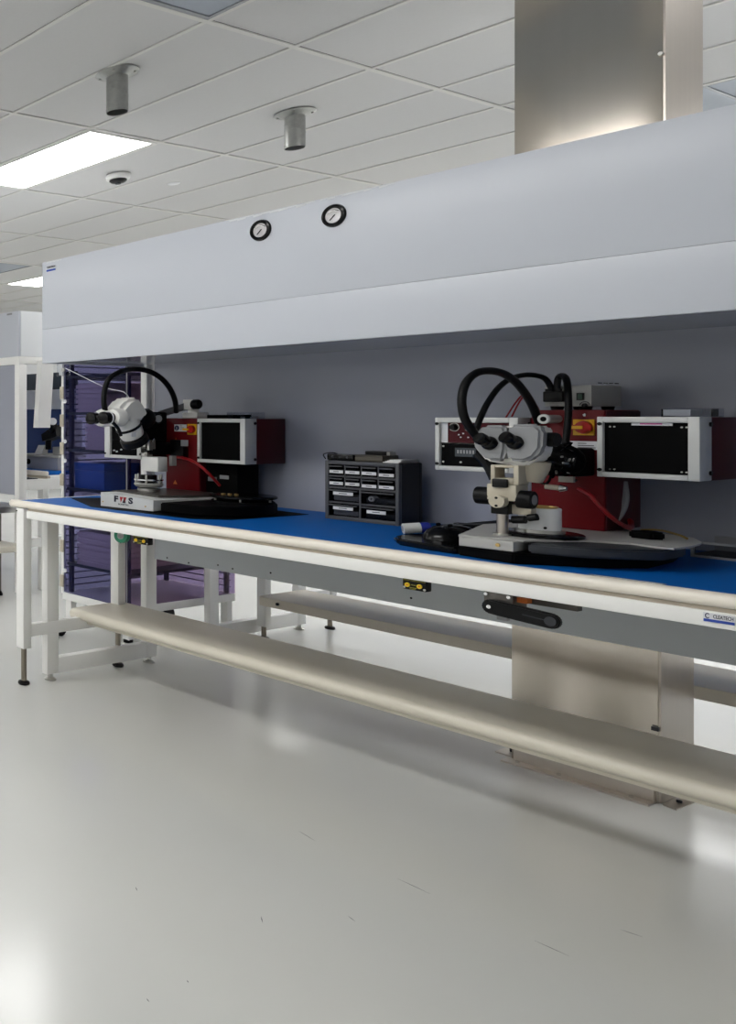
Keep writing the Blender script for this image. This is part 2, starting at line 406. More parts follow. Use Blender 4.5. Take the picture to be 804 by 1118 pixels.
# maker's plate on the rail
pl = MB().box(on_y(768, 676, 2.716).x, on_y(803.5, 680, 2.716).x, 2.7155, 2.7185, .7875, .8085, .0012).build('maker_plate', 'label_white', bench)
xa, xb = on_y(768, 676, 2.716).x, on_y(803.5, 680, 2.716).x
text('lettering', 'CLEATECH', .0115, ((xa + xb) / 2 + .0065, 2.7152, .8010), 'ink', pl, fit=(xb - xa) * .62, bold=.0001)
text('emblem', 'C', .0165, (xa + (xb - xa) * .13, 2.7152, .8008), 'navy', pl, fit=(xb - xa) * .13, bold=.0003)
box('stripe', 'label_blue', (xa + .001, xb - .001, 2.7150, 2.7165, .7885, .7945), pl)

# ------------------------------------------------------------------ hood over the bench
HX0, HX1 = -2.957, 1.4
hood = thing('flow_hood', (-1., 3.2, 0), 'long white hood hanging over the bench with two round gauges', 'hood')
HB, HT, HS = 1.495, 1.972, 1.6555
box('fascia_panel', 'white_panel', (HX0, HX1, 2.87, 2.886, HS + .0004, HT), hood, bev=.0008)
box('fascia_panel', 'white_panel', (HX0, HX1, 2.87, 2.886, HB, HS - .0004), hood, bev=.0008)
box('fascia_backing', 'grey_panel', (HX0 + .01, HX1 - .01, 2.8862, 2.9, HB + .01, HT - .02), hood)
box('top_panel', 'white_trim', (HX0, HX1, 2.8865, 3.62, HT - .016, HT), hood)
mb = MB()
lipx = [HX0 + .01, HX0 + .07, -2.2, -1.98, -1.7, -1.2, HX1 - .05]
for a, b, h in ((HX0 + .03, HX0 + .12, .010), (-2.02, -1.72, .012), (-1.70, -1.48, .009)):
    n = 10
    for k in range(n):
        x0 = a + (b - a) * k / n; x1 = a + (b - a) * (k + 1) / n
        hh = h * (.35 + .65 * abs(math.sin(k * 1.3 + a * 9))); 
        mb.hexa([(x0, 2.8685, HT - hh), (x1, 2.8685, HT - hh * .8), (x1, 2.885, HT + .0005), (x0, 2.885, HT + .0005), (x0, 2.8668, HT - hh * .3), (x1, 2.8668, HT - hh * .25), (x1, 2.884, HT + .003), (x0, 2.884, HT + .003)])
mb.build('film_highlight', 'white_trim', hood, label='white highlights on the peeling film, painted along the top edge', kind='stuff')  # opaque white strips paint the highlights on the clear peeling film
for x0, x1 in ((HX0, HX0 + .016), (HX1 - .016, HX1)):
    box('end_panel', 'white_panel', (x0, x1, 2.8865, 3.6, HB, HT - .0165), hood)
box('plenum_floor', 'grey_panel', (HX0 + .0165, HX1 - .0165, 2.9005, BACK - .0005, HB + .012, HB + .03), hood)
box('back_panel', 'grey_panel', (-2.905, HX1, BACK, BACK + .016, .84, HT - .017), hood, label='blue grey glossy back panel')
box('apron_panel', 'grey_panel_lit', (-2.905, HX1, BACK, BACK + .016, .53, .8395), hood)
for u, v in ((182.5, 609), (206, 614.5), (238, 617), (254, 621), (295.5, 625.5), (449, 653)):
    p = on_y(u, v, BACK - .001); MB().cyl(p, p + Vector((0, .002, 0)), .004, seg=8).build('screw', 'black_matte', hood)
def ucol(x0, y0, y1, parent, top):
    box('post', 'powder_white', (x0, x0 + .036, y0, y0 + .072, .03, .80), parent, bev=.003)
    box('post', 'powder_white', (x0, x0 + .036, y1 - .072, y1, .03, top), parent, bev=.003)
    box('base_beam', 'powder_white', (x0, x0 + .036, y0 + .072, y1 - .072, .03, .105), parent, bev=.003)
    for y in (y0 + .036, y1 - .036):
        MB().lathe([(0, 0), (.026, 0), (.028, .006), (.02, .012), (.012, .014), (.012, .031), (0, .031)], (x0 + .018, y, 0), seg=18).build('foot', 'steel', parent)
ucol(-2.961, 2.87, 3.60, hood, HT - .017)
ucol(1.25, 2.87, 3.56, hood, .8)
# round gauges
for u, v in ((285, 251.5), (365, 235.5)):
    p = on_y(u, v, 2.87)
    g = MB().lathe([(.030, -.0005), (.030, .007), (.036, .010), (.043, .008), (.046, .0), (.046, -.0005)], p, (0, -1, 0), 32)
    bmesh.ops.scale(g.bm, vec=(.83, 1, .83), space=Matrix.Translation(-p), verts=g.bm.verts)
    g = g.build('gauge', 'black_gloss', hood, label='black ringed round gauge')
    MB().lathe([(0, .0055), (.0256, .0045), (.0256, .0), (0, 0)], p, (0, -1, 0), 24).build('gauge_face', 'lens_glass', g)
    MB().tube([p + Vector((-.02, -.0062, .008)), p + Vector((0, -.0068, .016)), p + Vector((.018, -.0062, .01))], .003, 6).build('gauge_scale', 'chrome', g)
    MB().tube([p + Vector((-.01, -.0068, -.014)), p + Vector((.006, -.0068, .002))], .0018, 6).build('gauge_needle', 'black_plastic', g)
# hood maker's plate
p0, p1 = on_y(50.5, 297, 2.868), on_y(61, 291, 2.868)
pl = box('maker_plate', 'label_white', (p0.x, p1.x, 2.868, 2.8705, p0.z - .002, p1.z + .004), hood)
box('stripe', 'label_blue', (p0.x + .002, p1.x - .002, 2.8672, 2.869, p0.z, p0.z + .009), pl)
text('lettering', 'CLEATECH', .0125, ((p0.x + p1.x) / 2, 2.8675, p0.z + .0185), 'ink', pl, fit=(p1.x - p0.x) * .86, bold=.0003)

# ------------------------------------------------------------------ rear workstation (seen under the bench)
rear = thing('rear_workstation', (-1, 4.5, 0), 'second white workbench behind, seen under the front bench', 'workbench')
box('work_surface', 'blue_mat', (BX0 + .03, BX1 - .03, 4.27, 5.2, .82, ZB), rear)
box('edge_band', 'cream_edge', (BX0 + .02, BX1 - .02, 5.2, 5.23, .822, ZB), rear, bev=.01)
box('front_rail', 'powder_white', (BX0 + .1, BX1 - .1, 5.16, 5.19, .776, .815), rear, bev=.003)
bench_leg(-2.998, 4.485, rear, z0=.075); bench_leg(-2.985, 5.06, rear, z0=.12)
bench_leg(1.3, 4.44, rear); bench_leg(1.3, 5.06, rear)
mb = MB(); mb.solid([(-2.90, y, z) for y, z in ((4.36, .222), (4.36, .268), (4.368, .272), (4.74, .272), (4.74, .222))], (4.2, 0, 0)); mb.build('footrest', 'pad_matte', rear)
box('side_rail', 'powder_white', (-2.985, -2.945, 4.54, 5.06, .19, .235), rear, bev=.003)
MB().cyl((-2.80, 4.352, .247), (-2.80, 4.361, .247), .008, seg=10).build('knob', 'black_plastic', rear)
rh = thing('rear_flow_hood', (-1, 4.6, 0), 'white frame of the second hood standing behind the front bench', 'hood')
ucol(-3.05, 4.12, 4.95, rh, .80)
box('post', 'powder_white', (-2.925, -2.890, 4.243, 4.27, .80, HT - .03), rh)
box('back_panel', 'grey_panel', (-2.88, HX1, 4.243, 4.258, .57, HT - .03), rh)
box('fascia_panel', 'white_panel', (HX0, HX1, 4.98, 4.996, HB, HT - .03), rh)
box('top_panel', 'white_trim', (HX0, HX1, 4.243, 4.9795, HT - .029, HT - .015), rh)
ucol(1.25, 4.12, 4.95, rh, .8)

# ------------------------------------------------------------------ stainless service column
co = thing('service_column', (-1.40, 3.97, 0), 'brushed stainless steel service column rising behind the bench to ceiling', 'column')
CX0 = on_y(559, 700, 3.755).x; CX1 = on_y(722, 760, 3.755).x
mb = MB(); mb.box(CX0, CX1 - .006, 3.755, 4.0, .0, .955, .001); mb.build('lower_casing', 'stainless', co)
box('side_cover', 'stainless_side', (CX1 - .0058, CX1, 3.757, 3.999, .004, 1.2), co, label='darker steel side cover')
UX0 = on_y(562, 100, 3.755).x; UX1 = on_y(727, 50, 3.755).x
mb = MB(); mb.box(UX0, UX1 - .006, 3.755, 4.035, .956, CEIL - .002, .001); mb.build('upper_casing', 'stainless', co)
box('side_cover', 'stainless_side', (UX1 - .0058, UX1, 3.7565, 4.034, 1.21, CEIL - .003), co)
fl_ = [on_z(u_, v_, .004) for u_, v_ in ((724, 877.7), (739, 883.6), (760, 874.4), (742.6, 868))]
MB().prism([(p.x, p.y) for p in fl_], .0, .004).build('base_flange', 'stainless_side', co)
box('base_flange', 'stainless_side', (CX0 - .01, CX1 - .01, 3.70, 3.7545, .0, .006), co)
box('base_angle', 'stainless_side', (CX0 + .01, CX1 - .012, 3.742, 3.7545, .006, .05), co)
box('base_flange', 'stainless_side', (CX0 - .06, CX0 - .001, 3.78, 3.93, 0, .004), co)
for x in (CX0 + .03, -1.42, -1.24): MB().cyl((x, 3.722, .006), (x, 3.722, .013), .006, seg=6).build('bolt', 'chrome', co)
MB().cyl((fl_[0] + fl_[2]) / 2, (fl_[0] + fl_[2]) / 2 + Vector((0, 0, .007)), .007, seg=6).build('bolt', 'dark_grey', co)
MB().cyl((CX0 - .03, 3.83, .004), (CX0 - .03, 3.83, .02), .007, seg=6).build('bolt', 'dark_grey', co)
p = on_y(718, 796, 3.752); box('latch', 'dark_grey', (p.x - .012, p.x + .004, 3.745, 3.7555, p.z - .006, p.z + .006), co)
p = on_y(725, 58, 3.752); MB().cyl((p.x - .006, 3.745, p.z), (p.x - .006, 3.7555, p.z), .006, seg=10).build('latch', 'steel', co)

# ------------------------------------------------------------------ wire bonders
def cylp(parent, name, m, p0, p1, r, r2=None, seg=18):
    return MB().cyl(p0, p1, r, r2, seg).build(name, m, parent)
def side_module(root, x0, x1, y0, yb, yend, z0, z1, kind, tl=.012):
    b = MB().frame(x0, x1, z0, z1, y0, y0 + .075, (tl, .022, .014, .016), .002)
    if True: b.box(x0 + .004, x1 - .004, y0 + .03, y0 + .074, z0 + .004, z1 - .004)
    bz = b.build('module_bezel', 'machine_white', root, label='white bezel of the electronics module')
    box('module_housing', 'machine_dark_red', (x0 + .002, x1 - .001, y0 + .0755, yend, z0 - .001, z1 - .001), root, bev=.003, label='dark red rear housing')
    for z in (z0 + .02, z1 - .02):
        cylp(bz, 'hinge_screw', 'black_plastic', (x1 - .001, y0 + .062, z), (x1 + .004, y0 + .062, z), .006, seg=10)
        cylp(bz, 'screw', 'black_plastic', (x0 + .006, y0 - .0025, z), (x0 + .006, y0 + .002, z), .005, seg=10)
    if kind == 'screen':
        f = box('front_panel', 'black_matte', (x0 + tl + .0005, x1 - .0225, y0 + .012, y0 + .0295, z0 + .0145, z1 - .0165), root, label='black front panel')
        return bz, f
    f = box('front_panel', 'black_matte', (x0 + tl + .0005, x1 - .0225, y0 + .012, y0 + .0295, z0 + .0145, z0 + .085), root, label='black lower panel')
    return bz, f

# ---- right bonder
def bonder_right():
    X, Y = -1.124, 3.212
    root = thing('wire_bonder', (-1.15, 3.1, ZB), 'large red wire bonder at the right with grey twin eyepiece head', 'bonder')
    # bases
    black = [on_z(u, v, ZB) for u, v in ((500, 606), (560, 616), (663, 621), (710, 621), (738, 614), (748, 604))]
    poly = [(p.x, p.y) for p in black] + [(-1.02, 3.36), (-1.30, 3.38), (-1.35, 3.0)]
    MB().prism(poly, ZB + .0002, .882, .004).build('base', 'black_matte', root, label='black lower base')
    MB().prism([(-1.37, 3.22), (-1.36, 3.1), (-1.30, 3.40), (-1.31, 3.50), (-1.46, 3.50), (-1.47, 3.24)], ZB + .0002, .899, .004).build('rear_base', 'black_matte', root)
    pad = [(-1.132, 2.80), (-1.065, 2.815), (-1.01, 2.845), (-.965, 2.90), (-.925, 2.965), (-.93, 3.10), (-1.0, 3.2), (-1.13, 3.1)]
    MB().prism(pad, .8825, .909, .005, 2).build('arm_rest', 'dark_grey', root, label='dark grey curved arm rest')
    box('base_nose', 'plate_grey', (-1.272, -1.15, 2.772, 2.86, .884, .9115), root, bev=.002)
    top = [on_z(u, v, .914) for u, v in ((500.8, 584.3), (571.5, 590.2), (640, 590.5), (688.6, 593.3), (719, 597.5), (736, 599), (752.7, 597), (764, 594.3), (767, 592.5), (758, 587.7), (730, 583.6), (687, 578.8))]
    poly = [(p.x, p.y) for p in top] + [(-1.16, 3.42), (-1.32, 3.42), (-1.36, 3.1)]
    MB().prism(poly, .9105, .9155, .0).build('table_plate', 'plate_grey', root, label='light grey kidney shaped table plate')
    for p in ((-.945, 3.06), (-1.0, 3.26), (-1.25, 3.35)): cylp(root, 'standoff', 'steel', (p[0], p[1], .882), (p[0], p[1], .911), .006)
    p = on_y(544, 595, 2.772); cylp(root, 'screw', 'brass', p, p + Vector((0, -.003, 0)), .005, seg=10)
    # column
    box('tower', 'machine_red', (X - .166, X - .001, Y, 3.43, .916, 1.266), root, bev=.003, label='red sheet metal tower')
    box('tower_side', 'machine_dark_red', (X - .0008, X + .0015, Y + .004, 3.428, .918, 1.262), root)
    # right module
    bz, f = side_module(root, X - .002, X + .198, 3.168, 0, 3.55, 1.076, 1.246, 'screen')
    s = box('paper_label', 'label_white', (X + .066, X + .145, 3.1765, 3.1798, 1.222, 1.2312), f); box('pink_strip', 'pink', (X + .083, X + .126, 3.1757, 3.177, 1.2248, 1.2285), f)
    for dx in (.022, .162):
        for z in (1.098, 1.218):
            for q in (0, .009): cylp(f, 'screw', 'steel', (X + dx + q, 3.1795, z), (X + dx + q, 3.1765, z), .0022, seg=8)
    # left module
    x0, x1, y0 = X - .386, X - .172, 3.15
    bz, f = side_module(root, x0, x1, y0, 0, 3.50, 1.073, 1.243, 'control')
    rp = box('control_panel', 'machine_dark_red', (x0 + .03, x1 - .0225, y0 + .012, y0 + .0295, 1.162, 1.2265), root, label='red control panel with knobs')
    box('strip', 'label_white', (x0 + .0125, x0 + .0295, y0 + .012, y0 + .0295, 1.162, 1.2265), root)
    for dx in (.048, .088):
        k = MB().lathe([(0, .018), (.008, .018), (.0095, .004), (.013, .003), (.013, 0)], (x0 + dx, y0 + .0118, 1.212), (0, -1, 0), 18).build('knob', 'black_plastic', rp)
        MB().lathe([(.0135, 0), (.0135, .003), (.0105, .0035), (.0105, 0)], (x0 + dx, y0 + .0118, 1.212), (0, -1, 0), 20).build('dial_ring', 'steel', rp)
    for dx, z in ((.06, 1.188), (.072, 1.192), (.065, 1.18), (.085, 1.18)): cylp(rp, 'button', 'label_white', (x0 + dx, y0 + .012, z), (x0 + dx, y0 + .009, z), .0022, seg=8)
    box('display', 'lcd', (x0 + .05, x0 + .105, y0 + .010, y0 + .0122, 1.118, 1.146), f)
    for i in range(6): box('digit', 'scope_grey', (x0 + .056 + i * .008, x0 + .0605 + i * .008, y0 + .0094, y0 + .0101, 1.128, 1.139), f)
    for dx, z in ((.018, 1.10), (.018, 1.15), (.065, 1.10)): cylp(f, 'screw', 'steel', (x0 + dx, y0 + .012, z), (x0 + dx, y0 + .0095, z), .003, seg=8)
    # switch, label, tube on the tower front
    a, b = on_y(627, 475, Y), on_y(650, 458, Y)
    sw = box('main_switch', 'switch_yellow', (a.x, b.x, Y - .006, Y - .0002, a.z, b.z), root, label='yellow plate with a red rotary switch')
    c = (a + b) / 2
    MB().lathe([(0, .016), (.017, .015), (.019, .003), (.019, 0)], (c.x + .002, Y - .006, c.z), (0, -1, 0), 24).build('rotary_knob', 'switch_red', sw)
    box('pointer', 'switch_yellow', (a.x - .002, c.x + .006, Y - .0295, Y - .0205, c.z - .0045, c.z + .0045), sw)
    box('handle_bar', 'switch_red', (c.x - .016, b.x + .001, Y - .0275, Y - .0215, c.z - .0075, c.z + .0075), sw)
    a, b = on_y(606, 490, Y), on_y(654, 482, Y)
    lb = box('rating_label', 'label_white', (a.x - .02, b.x, Y - .0014, Y - .0002, a.z, b.z), root)
    for i, (q0, q1) in enumerate(((.30, .5), (.30, .42), (.28, .46), (.62, .78), (.62, .92), (.62, .95))):
        z = b.z - .006 - (i % 3) * .0062; L = b.x - a.x + .02
        box('print', 'dark_grey', (a.x - .02 + L * q0, a.x - .02 + L * q1, Y - .0019, Y - .0012, z - .0014, z + .0005), lb)
    p = on_y(594.5, 457.5, 3.135)
    tb = MB().lathe([(.0075, .0), (.0075, .09), (.0075, .003), (.0135, .001), (.0145, .0), (.0145, -.004), (.0118, -.006), (.0075, -.006), (.0075, 0)], p, (0, 1, 0), 24).build('spot_tube', 'machine_white', root)
    cylp(root, 'tube_body', 'machine_grey', p + Vector((0, .002, 0)), p + Vector((0, .078, 0)), .0122)
    cylp(root, 'tube_bore', 'black_matte', p + Vector((0, -.0055, 0)), p + Vector((0, .004, 0)), .0076)
    p = on_y(639, 453, Y); cylp(root, 'screw', 'chrome', p, p + Vector((0, -.003, 0)), .004, seg=10)
    # work holder
    q = Vector((-1.164, 2.945, 0))
    MB().lathe([(0, .9157), (.088, .9157), (.090, .918), (.090, .923), (.086, .926), (0, .926)], q, seg=40).build('turntable', 'black_gloss', root)
    MB().lathe([(0, .9262), (.052, .9262), (.052, .934), (0, .934)], q, seg=36).build('clamp_ring', 'steel', root)
    MB().lathe([(0, .9343), (.0435, .9343), (.044, .936), (.044, .992), (.043, .994), (.037, .994), (.037, .989), (0, .989)], q, seg=40).build('work_holder', 'wall_paint', root, label='white drum shaped work holder')
    MB().lathe([(.036, .9895), (.038, .998), (.034, .998), (.032, .9895)], q, seg=32).build('holder_rim', 'brass', root)
    cylp(root, 'screw', 'black_plastic', q + Vector((.026, -.0345, .942)), q + Vector((.026, -.0375, .942)), .0035, seg=8)
    # bond head: dark cluster before the tower
    p = on_y(628, 508, 3.17)
    hd = MB()
    hd.box(p.x - .055, p.x + .03, 3.10, 3.208, p.z - .03, p.z + .05, .006).ball((p.x - .005, 3.11, p.z + .015), .05, 1, .8, .95)
    hd = hd.build('bond_head', 'black_matte', root, label='dark bond head cluster')
    rr = random.Random(3)
    for k in range(16):
        a = rr.uniform(-.05, .05); z = rr.uniform(-.03, .045); x = p.x - .008 + a
        pts = [(x, 3.07 + rr.uniform(-.01, .02), p.z + z)] + [(x + rr.uniform(-.03, .03), 3.065 + rr.uniform(-.01, .02), p.z + z + rr.uniform(-.03, .03)) for _ in range(3)]
        MB().tube(pts, .0032, 6, 4).build('wire_loop', 'black_gloss', hd)
    for k in range(10):
        a = rr.uniform(-.05, .035); z = rr.uniform(-.035, .04)
        cylp(hd, 'fitting', 'steel', (p.x + a, 3.062, p.z + z), (p.x + a + rr.uniform(-.008, .008), 3.05, p.z + z + rr.uniform(-.006, .006)), .0028, seg=8)
    a = on_y(596, 531, 3.06); b = on_y(612, 533, 3.06)
    cylp(root, 'actuator', 'scope_beige', a, b, .0075); cylp(root, 'actuator_tip', 'chrome', b, b + Vector((.014, 0, 0)), .011, .006)
    a = on_y(617, 524, 3.05); box('bracket', 'steel', (a.x - .012, a.x + .02, 3.045, 3.055, a.z - .006, a.z + .010), root)
    # red hoses
    for d in (0, .010):
        pts = [on_y(632, 533, 3.18), on_y(644, 540, 3.17), on_y(655, 552, 3.17), on_y(668, 565, 3.19), on_y(680, 573, 3.24), on_y(688, 575, 3.30), on_y(688, 568, 3.34)]
        MB().tube([p_ + Vector((0, d, -d * .4)) for p_ in pts], .0055, 8).build('red_hose', 'red_hose', root)
    MB().tube([on_y(681, 526, 3.33), on_y(683, 545, 3.32), on_y(678, 560, 3.31), on_y(668, 572, 3.28)], .009, 8).build('grey_hose', 'scope_grey', root)
    # thin red leads behind the head
    MB().tube([on_y(552, 457, 3.3), on_y(563, 440, 3.3), on_y(572, 431, 3.31), on_y(581, 436, 3.33), on_y(588, 448, 3.35)], .0025, 6).build('red_lead', 'red_hose', root)
    MB().tube([on_y(559, 455, 3.3), on_y(568, 438, 3.3), on_y(576, 431, 3.31), on_y(584, 440, 3.33), on_y(590, 450, 3.35)], .0025, 6).build('red_lead', 'red_hose', root)
    # ---- microscope
    ys = 2.86
    def s(cx, cy, y=ys): return on_y(500 + cx / 6.576, 440 + cy / 6.576, y)
    st = thing('microscope', tuple(s(322, 940)), None, None); del_props(st); st.parent = root; st.location = Vector(ORG[st.name]) - ORG[root.name]
    p = s(322, 945); cylp(st, 'pillar', 'stainless_side', (p.x, ys, .9157), (p.x, ys, s(322, 700).z), .0125)
    MB().lathe([(0, .9157), (.02, .9157), (.02, .921), (.0128, .922)], (p.x, ys, 0), seg=20).build('pillar_collar', 'steel', st)
    a, b = s(262, 790), s(388, 688); box('clamp', 'black_plastic', (a.x, b.x, ys - .02, ys + .025, a.z, b.z), st, bev=.003)
    a, b = s(272, 757), s(372, 648, 2.835)
    MB().cyl(((a.x + b.x) / 2, 2.815, (a.z + b.z) / 2), ((a.x + b.x) / 2, 2.84, (a.z + b.z) / 2), .0175).box((a.x + b.x) / 2 - .0175, (a.x + b.x) / 2 + .0175, 2.816, 2.84, (a.z + b.z) / 2, (a.z + b.z) / 2 + .012, .002).build('clamp_block', 'scope_beige', st)
    for zz in (.011, -.013): cylp(st, 'screw', 'black_plastic', ((a.x + b.x) / 2, 2.8155, (a.z + b.z) / 2 + zz * .9), ((a.x + b.x) / 2, 2.8135, (a.z + b.z) / 2 + zz * .9), .0035, seg=8)
    a, b = s(240, 690), s(455, 588); box('focus_block', 'scope_beige', (a.x, b.x, ys - .025, ys + .04, a.z, b.z), st, bev=.004)
    zc = s(0, 655).z; x0, x1 = s(140, 0).x, s(250, 0).x
    MB().lathe([(0, 0), (.024, 0), (.0245, .003), (.0245, x1 - x0), (0, x1 - x0)], (x0, ys, zc + .002), (1, 0, 0), 24).build('focus_knob', 'black_rubber', st)
    x0, x1 = s(440, 0).x, s(550, 0).x
    kn = MB().lathe([(0, 0), (.0245, 0), (.0245, x1 - x0 - .003), (.023, x1 - x0), (0, x1 - x0)], (x0, ys, zc - .001), (1, 0, 0), 24).build('focus_knob', 'black_rubber', st)
    MB().lathe([(0, 0), (.014, 0), (.014, .0012), (0, .0012)], (x1, ys, zc - .001), (1, 0, 0), 20).build('knob_cap', 'scope_grey', kn)
    # holder window frame
    a, b = s(262, 575), s(465, 450)
    MB().frame(a.x, b.x, a.z, b.z, ys - .02, ys + .035, (.010, .012, .016, .007), .002).build('head_carrier', 'scope_beige', st)
    a, b = s(290, 600), s(402, 545); box('carrier_clamp', 'black_plastic', (a.x, b.x, ys - .035, ys - .0255, a.z, b.z), st, bev=.003)
    a = s(480, 470); MB().lathe([(0, -.035), (.026, -.035), (.031, -.018), (.036, .004), (.036, .022), (0, .022)], (a.x - .004, ys + .05, a.z - .002), (0.15, 0, 1), 28).build('scope_barrel', 'scope_beige', st)
    # lower right illuminator arm
    a, b = s(385, 790), s(530, 735); MB().box(a.x, b.x, ys + .0, ys + .03, a.z - .003, b.z, .004).build('lower_arm', 'scope_beige', st)
    for (u0, v0, u1, v1, r) in ((395, 838, 488, 838, .0105), (508, 825, 572, 818, .0095)):
        a, b = s(u0, v0, ys), s(u1, v1, ys); cylp(st, 'arm_knob', 'black_rubber', a, b, r)
    # head
    def lobe(pts, y0, y1, name, m, bev=.006):
        return MB().solid([s(cx, cy, y0) for cx, cy in pts], (0, y1 - y0, 0), bev, 3).build(name, m, st)
    lobe([(120, 215), (200, 165), (575, 165), (606, 215), (602, 330), (575, 400), (480, 455), (330, 440), (200, 415), (110, 310)], 2.862, 2.93, 'head_body', 'scope_white')
    lobe([(365, 155), (555, 150), (606, 195), (598, 330), (545, 395), (470, 425), (355, 412), (335, 330)], 2.832, 2.868, 'eyepiece_housing', 'scope_grey', .008)
    lobe([(150, 190), (180, 160), (330, 160), (350, 200), (345, 330), (318, 420), (205, 412), (130, 345), (102, 290), (112, 225)], 2.832, 2.867, 'eyepiece_housing', 'scope_grey', .008)
    for (b0, b1, r) in (((415, 285), (338, 243), .0165), ((232, 290), (152, 250), .0165)):
        a = s(*b0, 2.833); e = s(*b1, 2.805)
        d = (e - a).normalized(); L = (e - a).length
        ep = MB().lathe([(0, -.006), (.0185, -.006), (.0195, .004), (.0175, .010), (.0150, .012), (.0150, L - .016), (.0165, L - .012), (.0165, L), (.0145, L + .003), (0, L + .001)], a, d, 24).build('eyepiece', 'black_gloss', st)
    a = s(640, 262, 2.90); MB().lathe([(0, -.022), (.0185, -.022), (.0195, -.018), (.0195, .02), (.0175, .024), (0, .024)], a, (1, -.15, 0), 22).build('zoom_knob', 'black_rubber', st)
    a = s(140, 365, 2.9); b = s(265, 545, 2.9)
    MB().tube([a, (a + b) / 2 + Vector((.004, 0, .004)), b], .012, 8).build('support_arm', 'black_plastic', st)
    # loop cable from the head
    return root

def del_props(o):
    for k in ('label', 'category', 'group'):
        if k in o: del o[k]

WB2 = bonder_right()

# light source and its light guides on top of the right bonder
def lightbox():
    z0 = 1.2785
    a, b = on_y(595, 443, 3.25), on_y(646, 421, 3.25)
    x0, x1 = -1.315, -1.150
    t = thing('light_source', ((x0 + x1) / 2, 3.34, 1.266), 'grey light source box with switch on top of the red tower', 'lamp')
    x0 = on_y(595, 443, 3.26).x; x1 = on_y(646, 443, 3.26).x
    MB().box(x0, x1, 3.26, 3.45, 1.277, on_y(620, 421, 3.26).z, .002).build('housing', 'machine_grey', t)
    for dx in (.022, x1 - x0 - .02):
        for y in (3.28, 3.42): MB().lathe([(0, 0), (.013, 0), (.016, .011), (0, .011)], (x0 + dx, y, 1.2663), seg=14).build('foot', 'black_rubber', t)
    a, b = on_y(630.5, 437, 3.26), on_y(638.5, 429, 3.26); box('rocker_switch', 'black_plastic', (a.x, b.x, 3.255, 3.2605, a.z, b.z), t); box('switch_rocker', 'green_led', (a.x + .003, b.x - .003, 3.252, 3.2555, a.z + .003, b.z - .003), t)
    p = on_y(639, 442.5, 3.26); MB().lathe([(0, .008), (.005, .008), (.006, 0)], p, (0, -1, 0), 14).build('dimmer_knob', 'black_plastic', t)
    MB().tube([p + Vector((-.011 * math.cos(k * .52), -.001, .011 * math.sin(k * .52))) for k in range(7)], .0012, 5, 1).build('dial_mark', 'dark_grey', t)
    for k, L in ((0, .03), (1, .022)):
        q = on_y(600, 441 + 2 * k, 3.26); box('print', 'scope_grey', (q.x, q.x + L, 3.2593, 3.2605, q.z - .001, q.z + .0012), t)
    for k in range(4): box('vent_slot', 'black_matte', (x1 - .0002, x1 + .0006, 3.30 + k * .035, 3.325 + k * .035, 1.345, 1.3475), t)
    a, b = on_y(594.5, 439, 3.245), on_y(616, 427, 3.245)
    MB().box(a.x, b.x, 3.235, 3.259, a.z, b.z, .003).build('guide_socket', 'black_plastic', t)
    for u in (599.5, 610):
        p = on_y(u, 431, 3.245); MB().cyl(p, p + Vector((0, 0, .018)), .0085).build('guide_collar', 'black_plastic', t)
    # two looping light guides
    y1 = 3.245
    MB().tube([on_y(603, 433, y1), on_y(602, 424, y1), on_y(596, 414, 3.23), on_y(586, 410, 3.2), on_y(572, 409.5, 3.14), on_y(557, 414, 3.06), on_y(544, 424, 2.99), on_y(532, 441, 2.93), on_y(524, 458, 2.89), on_y(520, 470, 2.88)], .0078, 10).build('light_guide', 'black_rubber', t)
    MB().tube([on_y(609, 434, y1), on_y(608.5, 422, y1), on_y(610, 413, y1), on_y(614, 410, 3.235), on_y(618.5, 414, 3.2), on_y(620.5, 428, 3.17), on_y(621, 450, 3.15), on_y(619.5, 470, 3.14), on_y(617, 492, 3.13)], .0085, 10).build('light_guide', 'black_rubber', t)
    return t
LS = lightbox()
MB().tube([on_y(589, 462, 3.195), on_y(580, 440, 3.15), on_y(566, 420, 3.06), on_y(552, 409, 2.99), on_y(537, 405, 2.93), on_y(521, 407, 2.87), on_y(509, 418, 2.83), on_y(504.5, 436, 2.81), on_y(507, 455, 2.81), on_y(515, 469, 2.83), on_y(523, 479, 2.86)], .0105, 12).build('camera_cable', 'black_rubber', WB2)

